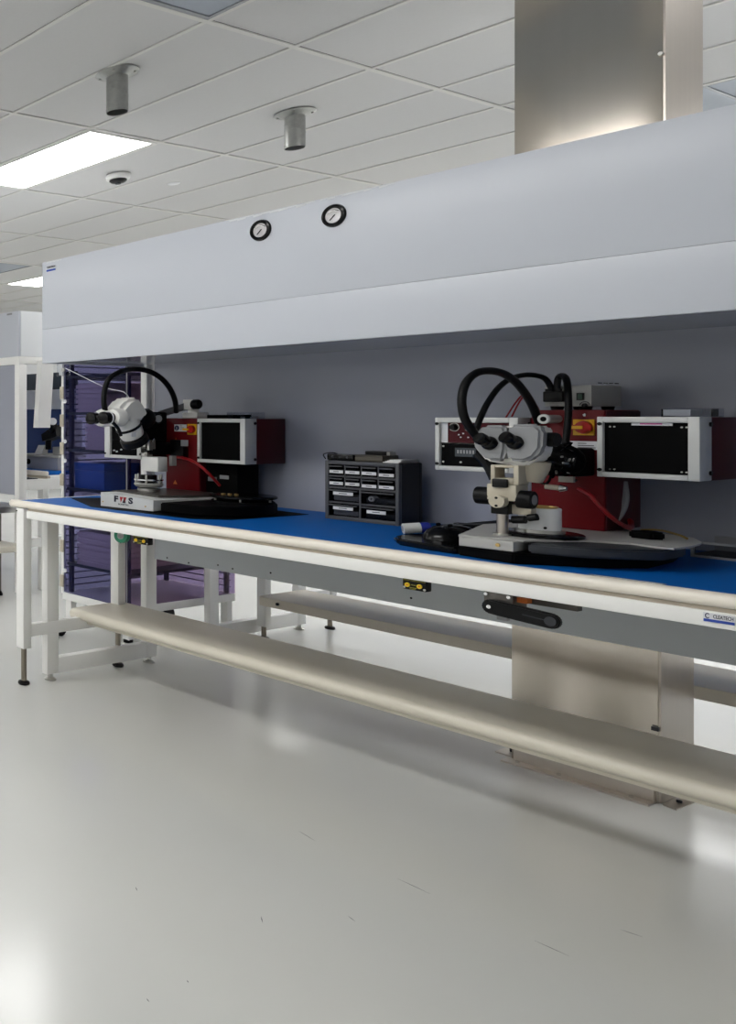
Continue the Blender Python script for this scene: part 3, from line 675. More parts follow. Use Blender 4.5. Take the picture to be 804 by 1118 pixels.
# ---- left bonder
def bonder_left():
    X, Y = -2.48, 3.322
    root = thing('wire_bonder', (-2.5, 3.1, ZB), 'smaller red wire bonder at the left with white microscope', 'bonder')
    # wedge shaped light base
    a0, a1 = -2.622, -2.356
    wed = MB()
    wed.hexa([(a0, 2.88, .8555), (a1, 2.88, .859), (-2.32, 3.42, .884), (-2.66, 3.42, .884), (a0, 2.88, .915), (a1, 2.88, .9035), (-2.30, 3.42, .905), (-2.66, 3.42, .907)])
    wb = wed.build('base', 'machine_white', root, label='light grey wedge base with lettering')
    xm = (on_y(125, 545, 2.88).x + on_y(146, 549, 2.88).x) / 2
    zt = on_y(135, 546.2, 2.88).z
    xf = on_y(127.5, 546, 2.88).x; xs_ = on_y(143, 548, 2.88).x
    text('lettering', 'F', .034, (xf - .003, 2.8792, zt + .0015), 'ink', wb, sx=1.35, bold=.0016)
    text('lettering', 'S', .034, (xs_ - .001, 2.8792, zt - .0005), 'ink', wb, sx=1.35, bold=.0016)
    # two facing triangles of the emblem
    h = .0122; cx = (xf + xs_) / 2 - .002
    for dx, up, m in ((-.0095, False, 'logo_red'), (.0035, True, 'ink'), (.0085, False, 'logo_red')):
        pts = [(-.0085, -h), (.0085, -h), (.0035, h)] if up else [(-.0085, h), (.0085, h), (-.0035, -h)]
        MB().solid([(cx + dx + px, 2.8798, zt + .001 + pz) for px, pz in pts], (0, -.0008, 0)).build('emblem', m, wb)
    text('lettering', 'BONDTEC', .0095, ((xf + xs_) / 2, 2.8792, zt - .0185), 'ink', wb, sx=1.25)
    for u, v in ((112.5, 547.5), (159, 553)):
        p = on_y(u, v, 2.88); cylp(wb, 'screw', 'brass', p, p + Vector((0, -.002, 0)), .0032, seg=8)
    MB().prism([(-2.655, 2.98), (-2.40, 2.96), (-2.345, 3.10), (-2.33, 3.30), (-2.64, 3.30)], .9075, .916, .002).build('stage_plate', 'stage_steel', root, label='dark steel stage plate')
    # dark lower base and round table on the right
    MB().prism([(-2.34, 2.90), (-2.18, 2.93), (-2.10, 3.02), (-2.085, 3.16), (-2.12, 3.30), (-2.20, 3.40), (-2.34, 3.42)], ZB + .004, .896, .004).build('lower_base', 'black_matte', root, label='black rounded lower base')
    disc = MB().lathe([(0, .914), (.115, .914), (.12, .917), (.12, .922), (.115, .926), (0, .926)], (-2.21, 3.22, 0), seg=40).build('side_table', 'black_gloss', root, label='round black side table')
    MB().lathe([(0, .897), (.112, .897), (.112, .903), (0, .903)], (-2.205, 3.21, 0), seg=40).build('side_table_base', 'black_matte', root)
    for k in range(5):
        a = k * 1.256 + .2; p = Vector((-2.21 + .1 * math.cos(a), 3.22 + .1 * math.sin(a), 0)); cylp(root, 'standoff', 'steel', p + Vector((0, 0, .902)), p + Vector((0, 0, .915)), .005, seg=8)
    for k in range(3): MB().lathe([(.004, .9263), (.008, .9263), (.008, .930), (.004, .930)], (-2.26 + .02 * k, 3.17 + .012 * k, 0), seg=12).build('brass_ring', 'brass', root)
    # tower
    box('tower', 'machine_red', (-2.650, X - .002, Y, 3.535, .905, 1.236), root, bev=.003, label='red sheet metal tower')
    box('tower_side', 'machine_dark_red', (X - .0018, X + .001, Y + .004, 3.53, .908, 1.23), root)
    box('side_block', 'black_matte', (X + .002, X + .15, 3.36, 3.50, .908, 1.046), root, bev=.004)
    for u, v, L, H_ in ((232, 523, .04, .018), (245, 521, .04, .016)):
        p = on_y(u, v, 3.358); box('rating_label', 'scope_grey', (p.x - L / 2, p.x + L / 2, 3.356, 3.3595, p.z - H_ / 2, p.z + H_ / 2), root)
    bz, f = side_module(root, X + .016, X + .234, 3.285, 0, 3.55, 1.045, 1.236, 'screen')
    x0 = -2.86; x1 = -2.655
    bz, f = side_module(root, x0, x1, 3.165, 0, 3.42, 1.05, 1.238, 'control', .032)
    box('control_panel', 'black_matte', (x0 + .0325, x1 - .0225, 3.177, 3.1945, 1.1355, 1.2215), root)
    for dx, z in ((.05, 1.085), (.065, 1.08), (.09, 1.09)): cylp(f, 'connector', 'label_white', (x0 + dx, 3.177, z), (x0 + dx, 3.170, z), .0035, seg=8)
    # switch and stickers
    a, b = on_y(205.5, 474.5, Y), on_y(215.3, 463, Y)
    sw = box('main_switch', 'switch_yellow', (a.x, b.x, Y - .006, Y - .0002, a.z, b.z), root, label='yellow plate with a red rotary switch'); c = (a + b) / 2
    MB().lathe([(0, .016), (.016, .015), (.018, .003), (.018, 0)], (c.x + .001, Y - .006, c.z), (0, -1, 0), 24).build('rotary_knob', 'switch_red', sw)
    box('pointer', 'switch_yellow', (a.x - .006, c.x - .002, Y - .0295, Y - .0205, c.z - .0045, c.z + .0045), sw)
    a, b = on_y(190.5, 471, Y), on_y(204, 463.5, Y)
    st = box('sticker', 'label_white', (a.x, b.x, Y - .0014, Y - .0002, a.z, b.z), root)
    MB().lathe([(0, .0008), (.0115, .0008), (.0115, 0), (0, 0)], (a.x + .014, Y - .0014, (a.z + b.z) / 2), (0, -1, 0), 24).build('sticker_disc', 'navy', st)
    text('sticker_mark', 'J', .014, (a.x + .014, Y - .0027, (a.z + b.z) / 2), 'label_white', st)
    for k in range(3): box('print', 'ink', (a.x + .03, a.x + (.05 if k else .04), Y - .0019, Y - .0012, b.z - .007 - k * .008, b.z - .0055 - k * .008), st)
    a, b = on_y(191.5, 501, Y), on_y(206, 480.5, Y); box('control_block', 'black_plastic', (a.x, b.x, Y - .035, Y - .0002, a.z, b.z), root, bev=.002)
    a, b = on_y(197.5, 487, Y - .036), on_y(205.5, 480.5, Y - .036); box('block_label', 'scope_grey', (a.x, b.x, Y - .0362, Y - .0352, a.z, b.z), root)
    for (u, v, r) in ((191.5, 526.5, .0105), (192.3, 479, .005)):
        p = on_y(u, v, Y); MB().solid([(p.x - r, Y - .0003, p.z - r * .8), (p.x + r, Y - .0003, p.z - r * .8), (p.x, Y - .0003, p.z + r)], (0, -.001, 0)).build('warning_triangle', 'orange', root)
    # work holder and bond head: y 3.12..3.25
    q = Vector((-2.585, 3.13, 0))
    MB().lathe([(0, .9162), (.045, .9162), (.045, .926), (.03, .93), (0, .93)], q, seg=30).build('turntable', 'steel', root)
    MB().lathe([(.03, .93), (.052, .934), (.060, .945), (.055, .95), (.03, .95)], q, seg=30).build('gimbal_ring', 'machine_grey', root)
    MB().lathe([(.04, .962), (.06, .962), (.06, .968), (.04, .968), (.04, .962)], q, seg=30).build('gimbal_ring', 'chrome', root)
    for k in range(6):
        a = k * 1.047; p = q + Vector((.054 * math.cos(a), .054 * math.sin(a), 0)); cylp(root, 'gimbal_post', 'steel', p + Vector((0, 0, .945)), p + Vector((0, 0, .988)), .0045, seg=8)
    MB().lathe([(0, .95), (.034, .95), (.034, .985), (0, .985)], q, seg=24).build('work_holder', 'black_plastic', root)
    a, b = on_y(156, 514, 3.10), on_y(180, 500, 3.10)
    MB().box(a.x, a.x + .085, 3.09, 3.15, a.z, b.z + .002, .003).build('clamp_block', 'scope_white', root, label='white clamp block')
    rr = random.Random(11); mh = MB(); mh.box(-2.62, -2.565, 3.15, 3.25, 1.075, 1.129, .004); mh = mh.build('bond_head', 'black_matte', root, label='dark bond head cluster')
    for k in range(14):
        x = rr.uniform(-2.62, -2.555); z = rr.uniform(1.06, 1.15); y = 3.148 - rr.uniform(0, .03)
        if k % 2: cylp(mh, 'fitting', 'chrome', (x, y, z), (x + rr.uniform(-.02, .02), y - .02, z + rr.uniform(-.02, .02)), rr.uniform(.004, .008), seg=10)
        else: box('bracket', 'steel', (x, x + rr.uniform(.008, .02), y - .02, y, z, z + rr.uniform(.012, .04)), mh)
    p = on_y(188, 503, 3.2); box('solenoid', 'machine_grey', (p.x - .007, p.x + .006, 3.19, 3.22, p.z - .022, p.z + .022), root)
    MB().tube([on_y(193, 499, 3.25), on_y(207, 502, 3.25), on_y(219, 509, 3.26), on_y(230, 519, 3.28), on_y(240, 530, 3.33)], .0062, 8).build('red_hose', 'red_hose', root)
    # microscope
    hc = Vector((-2.58, 3.02, 1.262))
    ms = thing('microscope', tuple(hc), None, None); del_props(ms); ms.parent = root; ms.location = hc - ORG[root.name]
    def u(uu, vv, x=-2.58):
        d = _ray(uu, vv); return Vector((0, 0, CAMH)) + d * (x / d.x)
    # head shell, profile in the yz plane
    prof = [(117, 455), (119, 447), (124, 441), (130, 436.5), (136, 434), (141, 434.5), (146, 439), (150, 446), (152, 452), (149, 457), (142, 461), (132, 464.5), (124, 463.5), (119, 460)]
    MB().solid([u(a - 7 if a < 130 else a - 9, b, -2.63) for a, b in prof], (.10, 0, 0), .018, 5).build('head_body', 'scope_white', ms, label='white microscope head')
    ax = Vector((0, -1, -.02)).normalized()
    yt = u(112, 456, -2.546).y
    for x, vv in ((-2.612, 456.5), (-2.546, 456)):
        p = u(124, vv, -2.546); p.x = x; L = p.y - yt
        MB().lathe([(0, -.05), (.038, -.045), (.041, -.015), (.036, .006), (.026, .012), (0, .012)], p, ax, 24).build('eyepiece_mount', 'scope_white', ms)
        ep = MB().lathe([(0, .0), (.022, .0), (.022, L * .3), (.0255, L * .34), (.0255, L - .014), (.027, L - .01), (.0265, L), (.019, L + .003), (0, L + .002)], p, ax, 24).build('eyepiece', 'black_gloss', ms)
        MB().lathe([(.0255, L * .42), (.0275, L * .42), (.0275, L * .50), (.0255, L * .50)], p, ax, 24).build('eyepiece_ring', 'label_white', ep)
    c0, c1 = u(136, 456), u(145, 476)
    d = (c1 - c0); L = d.length
    MB().lathe([(0, 0), (.052, 0), (.052, L * .5), (.049, L * .9), (.046, L), (0, L)], c0, d, 28).build('scope_barrel', 'scope_white', ms)
    e0 = c0 + d * .42; e1 = c0 + d * .56
    MB().lathe([(.0515, 0), (.0545, .001), (.0545, .011), (.0515, .012)], e0, d, 28).build('retaining_band', 'black_plastic', ms)
    MB().lathe([(0, 0), (.05, 0), (.058, .008), (.058, .035), (.05, .04), (0, .04)], c1, d, 28).build('ring_light', 'black_plastic', ms)
    p = u(135, 475); box('ring_light_tab', 'label_white', (p.x + .05, p.x + .054, p.y - .015, p.y + .012, p.z - .006, p.z + .012), ms)
    MB().tube([u(123, 461, -2.53), u(129, 468, -2.527), u(132, 476, -2.525)], .0075, 8).build('strap', 'black_plastic', ms)
    # focus drive and carrier arm
    p0, p1 = u(147, 451), u(166, 463)
    MB().ball((p0 + p1) / 2, .055, .8, 1.1, .85).build('focus_drive', 'black_plastic', ms)
    MB().cyl((-2.66, 3.12, 1.26), (-2.58, 3.12, 1.26), .02).build('focus_shaft', 'black_plastic', ms)
    MB().box(-2.64, -2.585, 3.10, 3.25, 1.13, 1.265, .008).build('focus_housing', 'black_matte', ms)
    p = on_y(174, 459, 3.10); MB().lathe([(0, 0), (.024, 0), (.024, .03), (.022, .034), (0, .034)], (-2.584, 3.16, 1.235), (1, -.3, 0), 24).build('focus_knob', 'black_rubber', ms)
    MB().lathe([(0, 0), (.016, 0), (.016, .003), (0, .003)], Vector((-2.584, 3.16, 1.235)) + Vector((1, -.3, 0)).normalized() * .034, (1, -.3, 0), 20).build('knob_cap', 'scope_grey', ms)
    a, b = on_y(175, 452, 3.25), on_y(208, 442.5, 3.33)
    MB().hexa([a + Vector((-.01, 0, -.012)), b + Vector((-.01, 0, -.012)), b + Vector((-.01, .03, -.012)), a + Vector((-.01, .03, -.012)), a + Vector((-.01, 0, .012)), b + Vector((-.01, 0, .016)), b + Vector((-.01, .03, .016)), a + Vector((-.01, .03, .012))]).build('boom_arm', 'cabinet_grey', ms)
    MB().box(b.x - .03, b.x + .015, b.y - .012, b.y + .042, b.z - .02, b.z + .026, .003).build('boom_clamp', 'scope_white', ms)
    MB().lathe([(0, 0), (.019, 0), (.022, .006), (.022, .028), (.018, .034), (0, .034)], b + Vector((.012, 0, .004)), (1, 0, 0), 22).build('boom_knob', 'black_rubber', ms)
    MB().cyl((b.x - .008, 3.36, 1.2365), (b.x - .008, 3.36, b.z - .0), .022).build('boom_post', 'scope_white', ms)
    box('pole_base', 'scope_white', (b.x - .045, b.x + .03, 3.335, 3.41, 1.2365, 1.262), ms, bev=.003)
    # arched hose
    pts = [u(116, 452, -2.60), u(113.5, 440, -2.60), u(114.5, 425, -2.60), u(119.5, 413.5, -2.59), u(131, 406, -2.58), on_y(147, 403, 3.06), on_y(163, 405.5, 3.12), on_y(176, 413, 3.18), on_y(185.5, 424, 3.23), on_y(191, 437, 3.27), on_y(192.5, 450, 3.30)]
    MB().tube(pts, .0115, 12).build('arched_hose', 'black_rubber', root)
    box('rear_ledge', 'black_matte', (-2.62, -2.385, 3.40, 3.53, 1.2362, 1.252), root)
    return root
WB1 = bonder_left()
# thin black mat below the left bonder
MB().prism([(-2.95, 3.04), (-2.62, 2.82), (-2.16, 2.84), (-2.07, 2.95), (-2.06, 3.40), (-2.74, 3.46)], ZB + .0002, ZB + .0014).build('bench_mat', 'black_matte', None, 'thin black mat under the left red bonder', 'mat')

# ------------------------------------------------------------------ things on the bonders and the bench
def clear_box(name, x0, x1, y0, y1, z0, h, label, papers=True):
    t = thing(name, ((x0 + x1) / 2, (y0 + y1) / 2, z0), label, 'box')
    MB().box(x0, x1, y0, y0 + .002, z0, z0 + h).box(x0, x1, y1 - .002, y1, z0, z0 + h).box(x0, x0 + .002, y0 + .002, y1 - .002, z0, z0 + h).box(x1 - .002, x1, y0 + .002, y1 - .002, z0, z0 + h).box(x0 + .002, x1 - .002, y0 + .002, y1 - .002, z0, z0 + .002).build('shell', 'clear_acrylic', t)
    box('lid', 'clear_acrylic', (x0, x1, y0, y1, z0 + h, z0 + h + .003), t)
    return t
p0 = on_y(724, 456, 3.26); p1 = on_y(758, 456, 3.26)
t = clear_box('sample_box', p0.x, p0.x + .095, 3.25, 3.33, 1.2455, .022, 'small clear plastic sample box on the right bonder module')
box('insert', 'label_white', (p0.x + .003, p0.x + .055, 3.253, 3.327, 1.2485, 1.266), t)
p0 = on_y(246, 457, 3.36)
t = clear_box('parts_box', p0.x, p0.x + .11, 3.37, 3.46, 1.2355, .026, 'clear plastic parts box on the left bonder module')
for k in range(4): MB().cyl((p0.x + .02 + k * .022, 3.40, 1.241), (p0.x + .035 + k * .022, 3.43, 1.241), .0035, seg=8).build('small_part', 'steel' if k % 2 else 'black_plastic', t)

# drawer organiser
def organiser():
    x0, x1, y0, y1, z0, z1 = -1.957, -1.706, 3.33, 3.478, ZB, 1.077
    t = thing('drawer_organiser', ((x0 + x1) / 2, (y0 + y1) / 2, z0), 'dark grey small parts organiser with labelled clear drawers', 'organiser')
    W, H = x1 - x0, z1 - z0; fr = .012
    mb = MB(); mb.frame(x0, x1, z0, z1, y0, y0 + .02, (fr, fr, .014, .014), .002)
    rows = [z0 + .014, z0 + .072, z0 + .128, z0 + .169, z1 - .014]
    rows = [z0 + .014, z0 + .066, z0 + .122, z0 + .166, z1 - .014]
    for z in rows[1:-1]: mb.box(x0 + fr, x1 - fr, y0 + .004, y1 - .02, z - .003, z + .003)
    mid = (x0 + x1) / 2 - .004
    mb.box(mid - .003, mid + .003, y0 + .004, y1 - .02, rows[0], rows[2] - .003)
    qs = [x0 + fr + (W - 2 * fr) * k / 4 for k in range(5)]
    for q in qs[1:-1]: mb.box(q - .002, q + .002, y0 + .004, y1 - .02, rows[2] + .003, rows[4])
    mb.build('front_grid', 'cabinet_grey', t)
    MB().box(x0, x1, y1 - .02, y1, z0, z1, .004).box(x0, x0 + .006, y0 + .0202, y1 - .02, z0, z1).box(x1 - .006, x1, y0 + .0202, y1 - .02, z0 + .001, z1 - .001).box(x0 + .006, x1 - .006, y0 + .0202, y1 - .02, z1 - .008, z1).box(x0 + .006, x1 - .006, y0 + .0202, y1 - .02, z0, z0 + .008).build('carcass', 'cabinet_dark', t)
    def drawer(a, b, c, d, lab, content):
        g = .0018
        dr = MB().box(a + g, b - g, y0 + .001, y0 + .004, c + g, d - g).box(a + g, a + g + .0015, y0 + .004, y1 - .03, c + g, d - g - .006).box(b - g - .0015, b - g, y0 + .004, y1 - .03, c + g, d - g - .006).box(a + g, b - g, y0 + .004, y1 - .03, c + g, c + g + .0015).build('drawer', 'smoke_plastic', t)
        MB().box(a + g + .002, b - g - .002, y0 - .007, y0 + .0005, d - g - .007, d - g - .003).build('drawer_lip', 'cabinet_grey', dr)
        if lab:
            q = box('drawer_label', 'paper', (lab[0], lab[1], y0 - .0012, y0 + .0004, lab[2], lab[3]), dr)
            box('print', 'dark_grey', (lab[0] + (lab[1] - lab[0]) * .3, lab[0] + (lab[1] - lab[0]) * .7, y0 - .0018, y0 - .001, (lab[2] + lab[3]) / 2 - .0012, (lab[2] + lab[3]) / 2 + .0012), q)
        if content:
            MB().box(a + .008, b - .008, y0 + .02, y1 - .05, c + .004, c + (d - c) * .45, .002).build('drawer_contents', content, dr)
        return dr
    for r_ in (2, 3):
        for k in range(4):
            a, b = qs[k] + .002, qs[k + 1] - .002; c, d = rows[r_] + .003, rows[r_ + 1] - (.003 if r_ == 2 else 0)
            e = (.003 if (k == 3 or (r_ == 2 and k > 1)) else 0)
            drawer(a, b, c, d, (a + .003, b - .002, c + .008 - e, c + .0195 - e), 'black_matte')
    for r_ in (0, 1):
        for k, (a, b) in enumerate(((x0 + fr, mid - .003), (mid + .003, x1 - fr))):
            c, d = rows[r_] + (.003 if r_ else 0), rows[r_ + 1] - .003
            lab = None
            if k == 0: lab = (a + .018, a + .088, d - .024, d - .012)
            elif r_ == 0: lab = (a + .022, a + .085, d - .027, d - .015)
            dr = drawer(a, b, c, d, lab, 'scope_grey' if k == 0 else 'dark_grey')
            if k == 1 and r_ == 1:
                MB().lathe([(.004, 0), (.010, 0), (.010, .03), (.004, .03), (.004, 0)], (a + .03, y0 + .012, c + .02), (0, 1, 0), 20).build('tape_reel', 'paper', dr)
    return t
organiser()
ZO = 1.077
t = thing('control_box', (-1.93, 3.41, ZO), 'small black gadget with wire handle on the left of the organiser top', 'gadget')
MB().box(-1.968, -1.875, 3.36, 3.43, ZO + .0003, ZO + .024, .004).build('body', 'black_gloss', t)
MB().tube([(-1.972, 3.36, ZO + .004), (-1.975, 3.352, ZO + .022), (-1.972, 3.40, ZO + .027), (-1.96, 3.42, ZO + .022)], .002, 6).build('handle', 'black_plastic', t)
for k in range(3): MB().cyl((-1.945 + .025 * k, 3.3605, ZO + .013), (-1.945 + .025 * k, 3.358, ZO + .013), .004, seg=8).build('button', 'dark_grey', t)
t = thing('component_case', (-1.82, 3.43, ZO), 'dark olive flat case in the middle of the organiser top', 'case')
MB().box(-1.868, -1.775, 3.36, 3.465, ZO + .0003, ZO + .018, .002).build('tray', 'olive_box', t); MB().box(-1.868, -1.775, 3.36, 3.465, ZO + .0185, ZO + .024, .002).build('lid', 'olive_box', t)
t = thing('relay_box', (-1.83, 3.47, ZO + .024), 'black box stacked on the dark olive case', 'box')
MB().box(-1.86, -1.79, 3.41, 3.46, ZO + .0243, ZO + .038, .002).build('body', 'black_plastic', t); box('cap', 'machine_grey', (-1.7895, -1.78, 3.415, 3.455, ZO + .0245, ZO + .037), t)
t = thing('paper_stack', (-1.74, 3.42, ZO), 'thin pile of white papers at the right of the organiser top', 'papers')
for k in range(4): MB().box(-1.765 + .004 * k, -1.715 + .001 * k, 3.345 + .006 * k, 3.468, ZO + .0003 + .003 * k, ZO + .003 + .003 * k).build('sheet', 'paper', t)

# lens tube, black joystick pad, cable tool, label strip, tray
a, b = on_z(438, 577, ZB + .018), on_z(461, 575, ZB + .018)
ctr = on_y(444.5, 577, 2.98)
t = thing('lens_tube', (ctr.x, ctr.y, ZB), 'small clear tube with blue cap lying beside the black joystick pad', 'tube')
ax = Vector((.62, .55, .10)).normalized()
p = Vector((ctr.x - .012, ctr.y, ZB + .0355))
MB().lathe([(0, 0), (.008, 0), (.0165, .001), (.0165, .045), (0, .045)], p, ax, 22).build('tube_body', 'machine_white', t)
MB().lathe([(0, -.001), (.0085, -.001), (.0085, .001), (0, .001)], p, ax, 18).build('tube_bore', 'scope_grey', t)
MB().lathe([(0, 0), (.0165, 0), (.0165, .022), (.012, .026), (0, .026)], p + ax * .0455, ax, 22).build('tube_cap', 'glass_blue', t)
t = thing('joystick_pad', (-1.33, 2.98, ZB), 'flat black joystick pad with domed grip left of the right bonder', 'controller')
pts = [on_z(u_, v_, ZB) for u_, v_ in ((430, 592), (450, 598), (500, 605), (498, 600))]
MB().prism([(-1.50, 2.90), (-1.46, 2.845), (-1.36, 2.81), (-1.295, 2.80), (-1.285, 2.83), (-1.372, 3.0), (-1.38, 3.20), (-1.47, 3.15), (-1.51, 3.0)], ZB + .0002, ZB + .02, .006, 3).build('pad', 'black_gloss', t)
mb = MB().lathe([(0, 0), (.066, 0), (.064, .012), (.056, .026), (.042, .036), (.022, .042), (0, .044)], (-1.39, 2.99, ZB + .0205), seg=32)
bmesh.ops.scale(mb.bm, vec=(.95, 1.35, 1), space=Matrix.Translation((1.39, -2.99, 0)), verts=mb.bm.verts)
mb.build('grip', 'black_gloss', t)
MB().prism([(-1.45, 3.12), (-1.41, 3.09), (-1.385, 3.12), (-1.39, 3.19), (-1.45, 3.15)], ZB + .0205, ZB + .055, .004).build('button_bar', 'black_plastic', t)
for k in range(2): MB().cyl((-1.40 + .03 * k, 2.94, ZB + .064), (-1.40 + .03 * k, 2.938, ZB + .068), .006, seg=10).build('button', 'black_gloss', t)
c = on_z(709, 588, .9157)
t = thing('clamp_tool', (c.x, c.y, .9157), 'small black clamp lying on the light grey table plate', 'tool')
MB().prism([(c.x - .034, c.y - .022), (c.x + .015, c.y - .03), (c.x + .034, c.y - .008), (c.x + .008, c.y + .02), (c.x - .02, c.y + .02)], .9158, .936, .004).build('body', 'black_matte', t)
MB().tube([(c.x - .02, c.y + .01, .936), (c.x + .01, c.y + .03, .938), (c.x + .04, c.y + .05, .928), (c.x + .05, c.y + .07, .918)], .003, 6).build('lever', 'brass', t)
a, b = on_z(636, 629, ZB), on_z(729, 638, ZB)
t = thing('label_strip', ((a.x + b.x) / 2, a.y, ZB), 'clear label strip stuck to the blue bench top near its front edge', 'strip')
MB().box(a.x, b.x, 2.742, 2.760, ZB + .0002, ZB + .0012).build('strip', 'scope_grey', t); MB().box(a.x + .01, b.x - .002, 2.7425, 2.7475, ZB + .0013, ZB + .0018).build('bright_edge', 'paper', t)
t = thing('instrument_tray', (-.82, 3.42, ZB), 'low grey tray with clear front at the far right of the bench', 'tray')
MB().frame(-1.0, -.45, ZB + .0005, ZB + .045, 3.36, 3.366, .006).build('rim', 'scope_grey', t); box('pane', 'smoke_plastic', (-.992, -.458, 3.361, 3.365, ZB + .007, ZB + .039), t)
box('tray_base', 'dark_grey', (-1.0, -.45, 3.3662, 3.52, ZB + .0005, ZB + .008), t); box('tray_back', 'scope_grey', (-1.0, -.45, 3.5202, 3.53, ZB + .0005, ZB + .048), t)

# ------------------------------------------------------------------ below the front rail
def jack(u0, v0, u1, v1, label):
    a, b = on_y(u0, v1, 2.733), on_y(u1, v0, 2.733)
    t = thing('ground_jack', ((a.x + b.x) / 2, 2.745, a.z), label, 'socket', 'black and yellow grounding jack plates')
    W = b.x - a.x; z1 = .7755; z0 = z1 - .032
    bd = MB().box(a.x, b.x, 2.733, 2.76, z0, z1, .003).build('plate', 'black_plastic', t)
    for q, dz in ((.22, .0), (.72, .0)):
        MB().lathe([(.0028, 0), (.0028, .004), (.0062, .004), (.0066, 0)], (a.x + W * q, 2.733, (z0 + z1) / 2 - .002), (0, -1, 0), 18).build('jack', 'jack_yellow', t)
        MB().cyl((a.x + W * q, 2.7335, (z0 + z1) / 2 - .002), (a.x + W * q, 2.731, (z0 + z1) / 2 - .002), .0028, seg=10).build('jack_hole', 'orange', t)
    for q0, q1, zz in ((.04, .30, .0115), (.32, .58, .0115), (.60, .96, .0115), (.36, .56, -.001), (.30, .6, -.009), (.3, .55, -.013)):
        box('print', 'label_yellow', (a.x + W * q0, a.x + W * q1, 2.7322, 2.7332, (z0 + z1) / 2 + zz - .0011, (z0 + z1) / 2 + zz + .0011), t)
    for q in (.08, .92): MB().cyl((a.x + W * q, 2.7335, z0 + .006), (a.x + W * q, 2.7315, z0 + .006), .0033, seg=10).build('screw', 'steel', t)
jack(145, 583, 162, 597, 'black and yellow jack plate by the green tape under the rail')
jack(439.5, 634, 466, 650, 'black and yellow jack plate under the middle of the rail')
p = on_y(137, 583, 2.80)
t = thing('tape_roll', (p.x, 2.80, p.z), 'green roll of tape hung under the rail by the left jack', 'tape')
MB().lathe([(.015, 0), (.030, 0), (.030, .02), (.015, .02), (.015, 0)], (p.x, 2.79, .757), (.1, -1, .1), 28).build('tape', 'tape_green', t)
MB().lathe([(.0135, -.001), (.0148, -.001), (.0148, .021), (.0135, .021), (.0135, -.001)], (p.x, 2.79, .757), (.1, -1, .1), 24).build('core', 'paper', t)
MB().tube([(p.x, 2.785, .771), (p.x, 2.79, .79)], .003, 6).build('hook', 'steel', t)
# height crank / lever
t = thing('height_lever', (on_y(567, 668, 2.72).x, 2.73, .70), 'long black rounded lever handle mounted below the bench rail', 'lever')
a, b = on_y(535, 662.5, 2.705), on_y(601, 678.5, 2.705); r = .0195
n = 10; d = (b - a).normalized(); up = Vector((-d.z, 0, d.x))
poly = [a + (up * math.cos(math.pi * k / n) - d * math.sin(math.pi * k / n)) * r for k in range(n + 1)] + [b + (-up * math.cos(math.pi * k / n) + d * math.sin(math.pi * k / n)) * r for k in range(n + 1)]
MB().solid(poly, (0, .016, 0), .004, 3).build('handle', 'black_plastic', t)
MB().cyl(a + Vector((-.002, -.002, 0)), a + Vector((-.002, .0, 0)), .005, seg=12).build('pivot_screw', 'chrome', t)
MB().solid([a.lerp(b, .55) + up * .002 + Vector((0, -.001, 0)), a.lerp(b, .9) + up * .001 + Vector((0, -.001, 0)), a.lerp(b, .9) - up * .001 + Vector((0, -.001, 0)), a.lerp(b, .55) - up * .001 + Vector((0, -.001, 0))], (0, .0012, 0)).build('slot', 'dark_grey', t)
MB().cyl(b + Vector((0, -.0012, 0)), b + Vector((0, .0, 0)), .012, seg=18).build('end_boss', 'dark_grey', t)
x0 = on_y(531, 650, 2.74).x; x1 = on_y(563, 655, 2.74).x
MB().box(x0, x1, 2.728, 2.80, .735, .7755, .002).build('gear_housing', 'stage_steel', t)
for x in (x0 + .006, x1 - .008): MB().cyl((x, 2.7275, .769), (x, 2.723, .769), .0045, seg=10).build('screw', 'chrome', t)
box('orange_stop', 'orange', (x1 + .001, x1 + .022, 2.745, 2.77, .756, .769), t)
box('slide_rail', 'stage_steel', (x1 + .002, x1 + .11, 2.775, 2.80, .752, .7755), t)
a2 = on_y(555, 680, 2.84); box('cable_clip', 'scope_grey', (a2.x - .008, a2.x + .014, 2.80, 2.815, .690, .712), t)
MB().cyl((a2.x, 2.808, .7125), (a2.x, 2.808, .776), .006, seg=8).build('clip_stem', 'black_plastic', t)

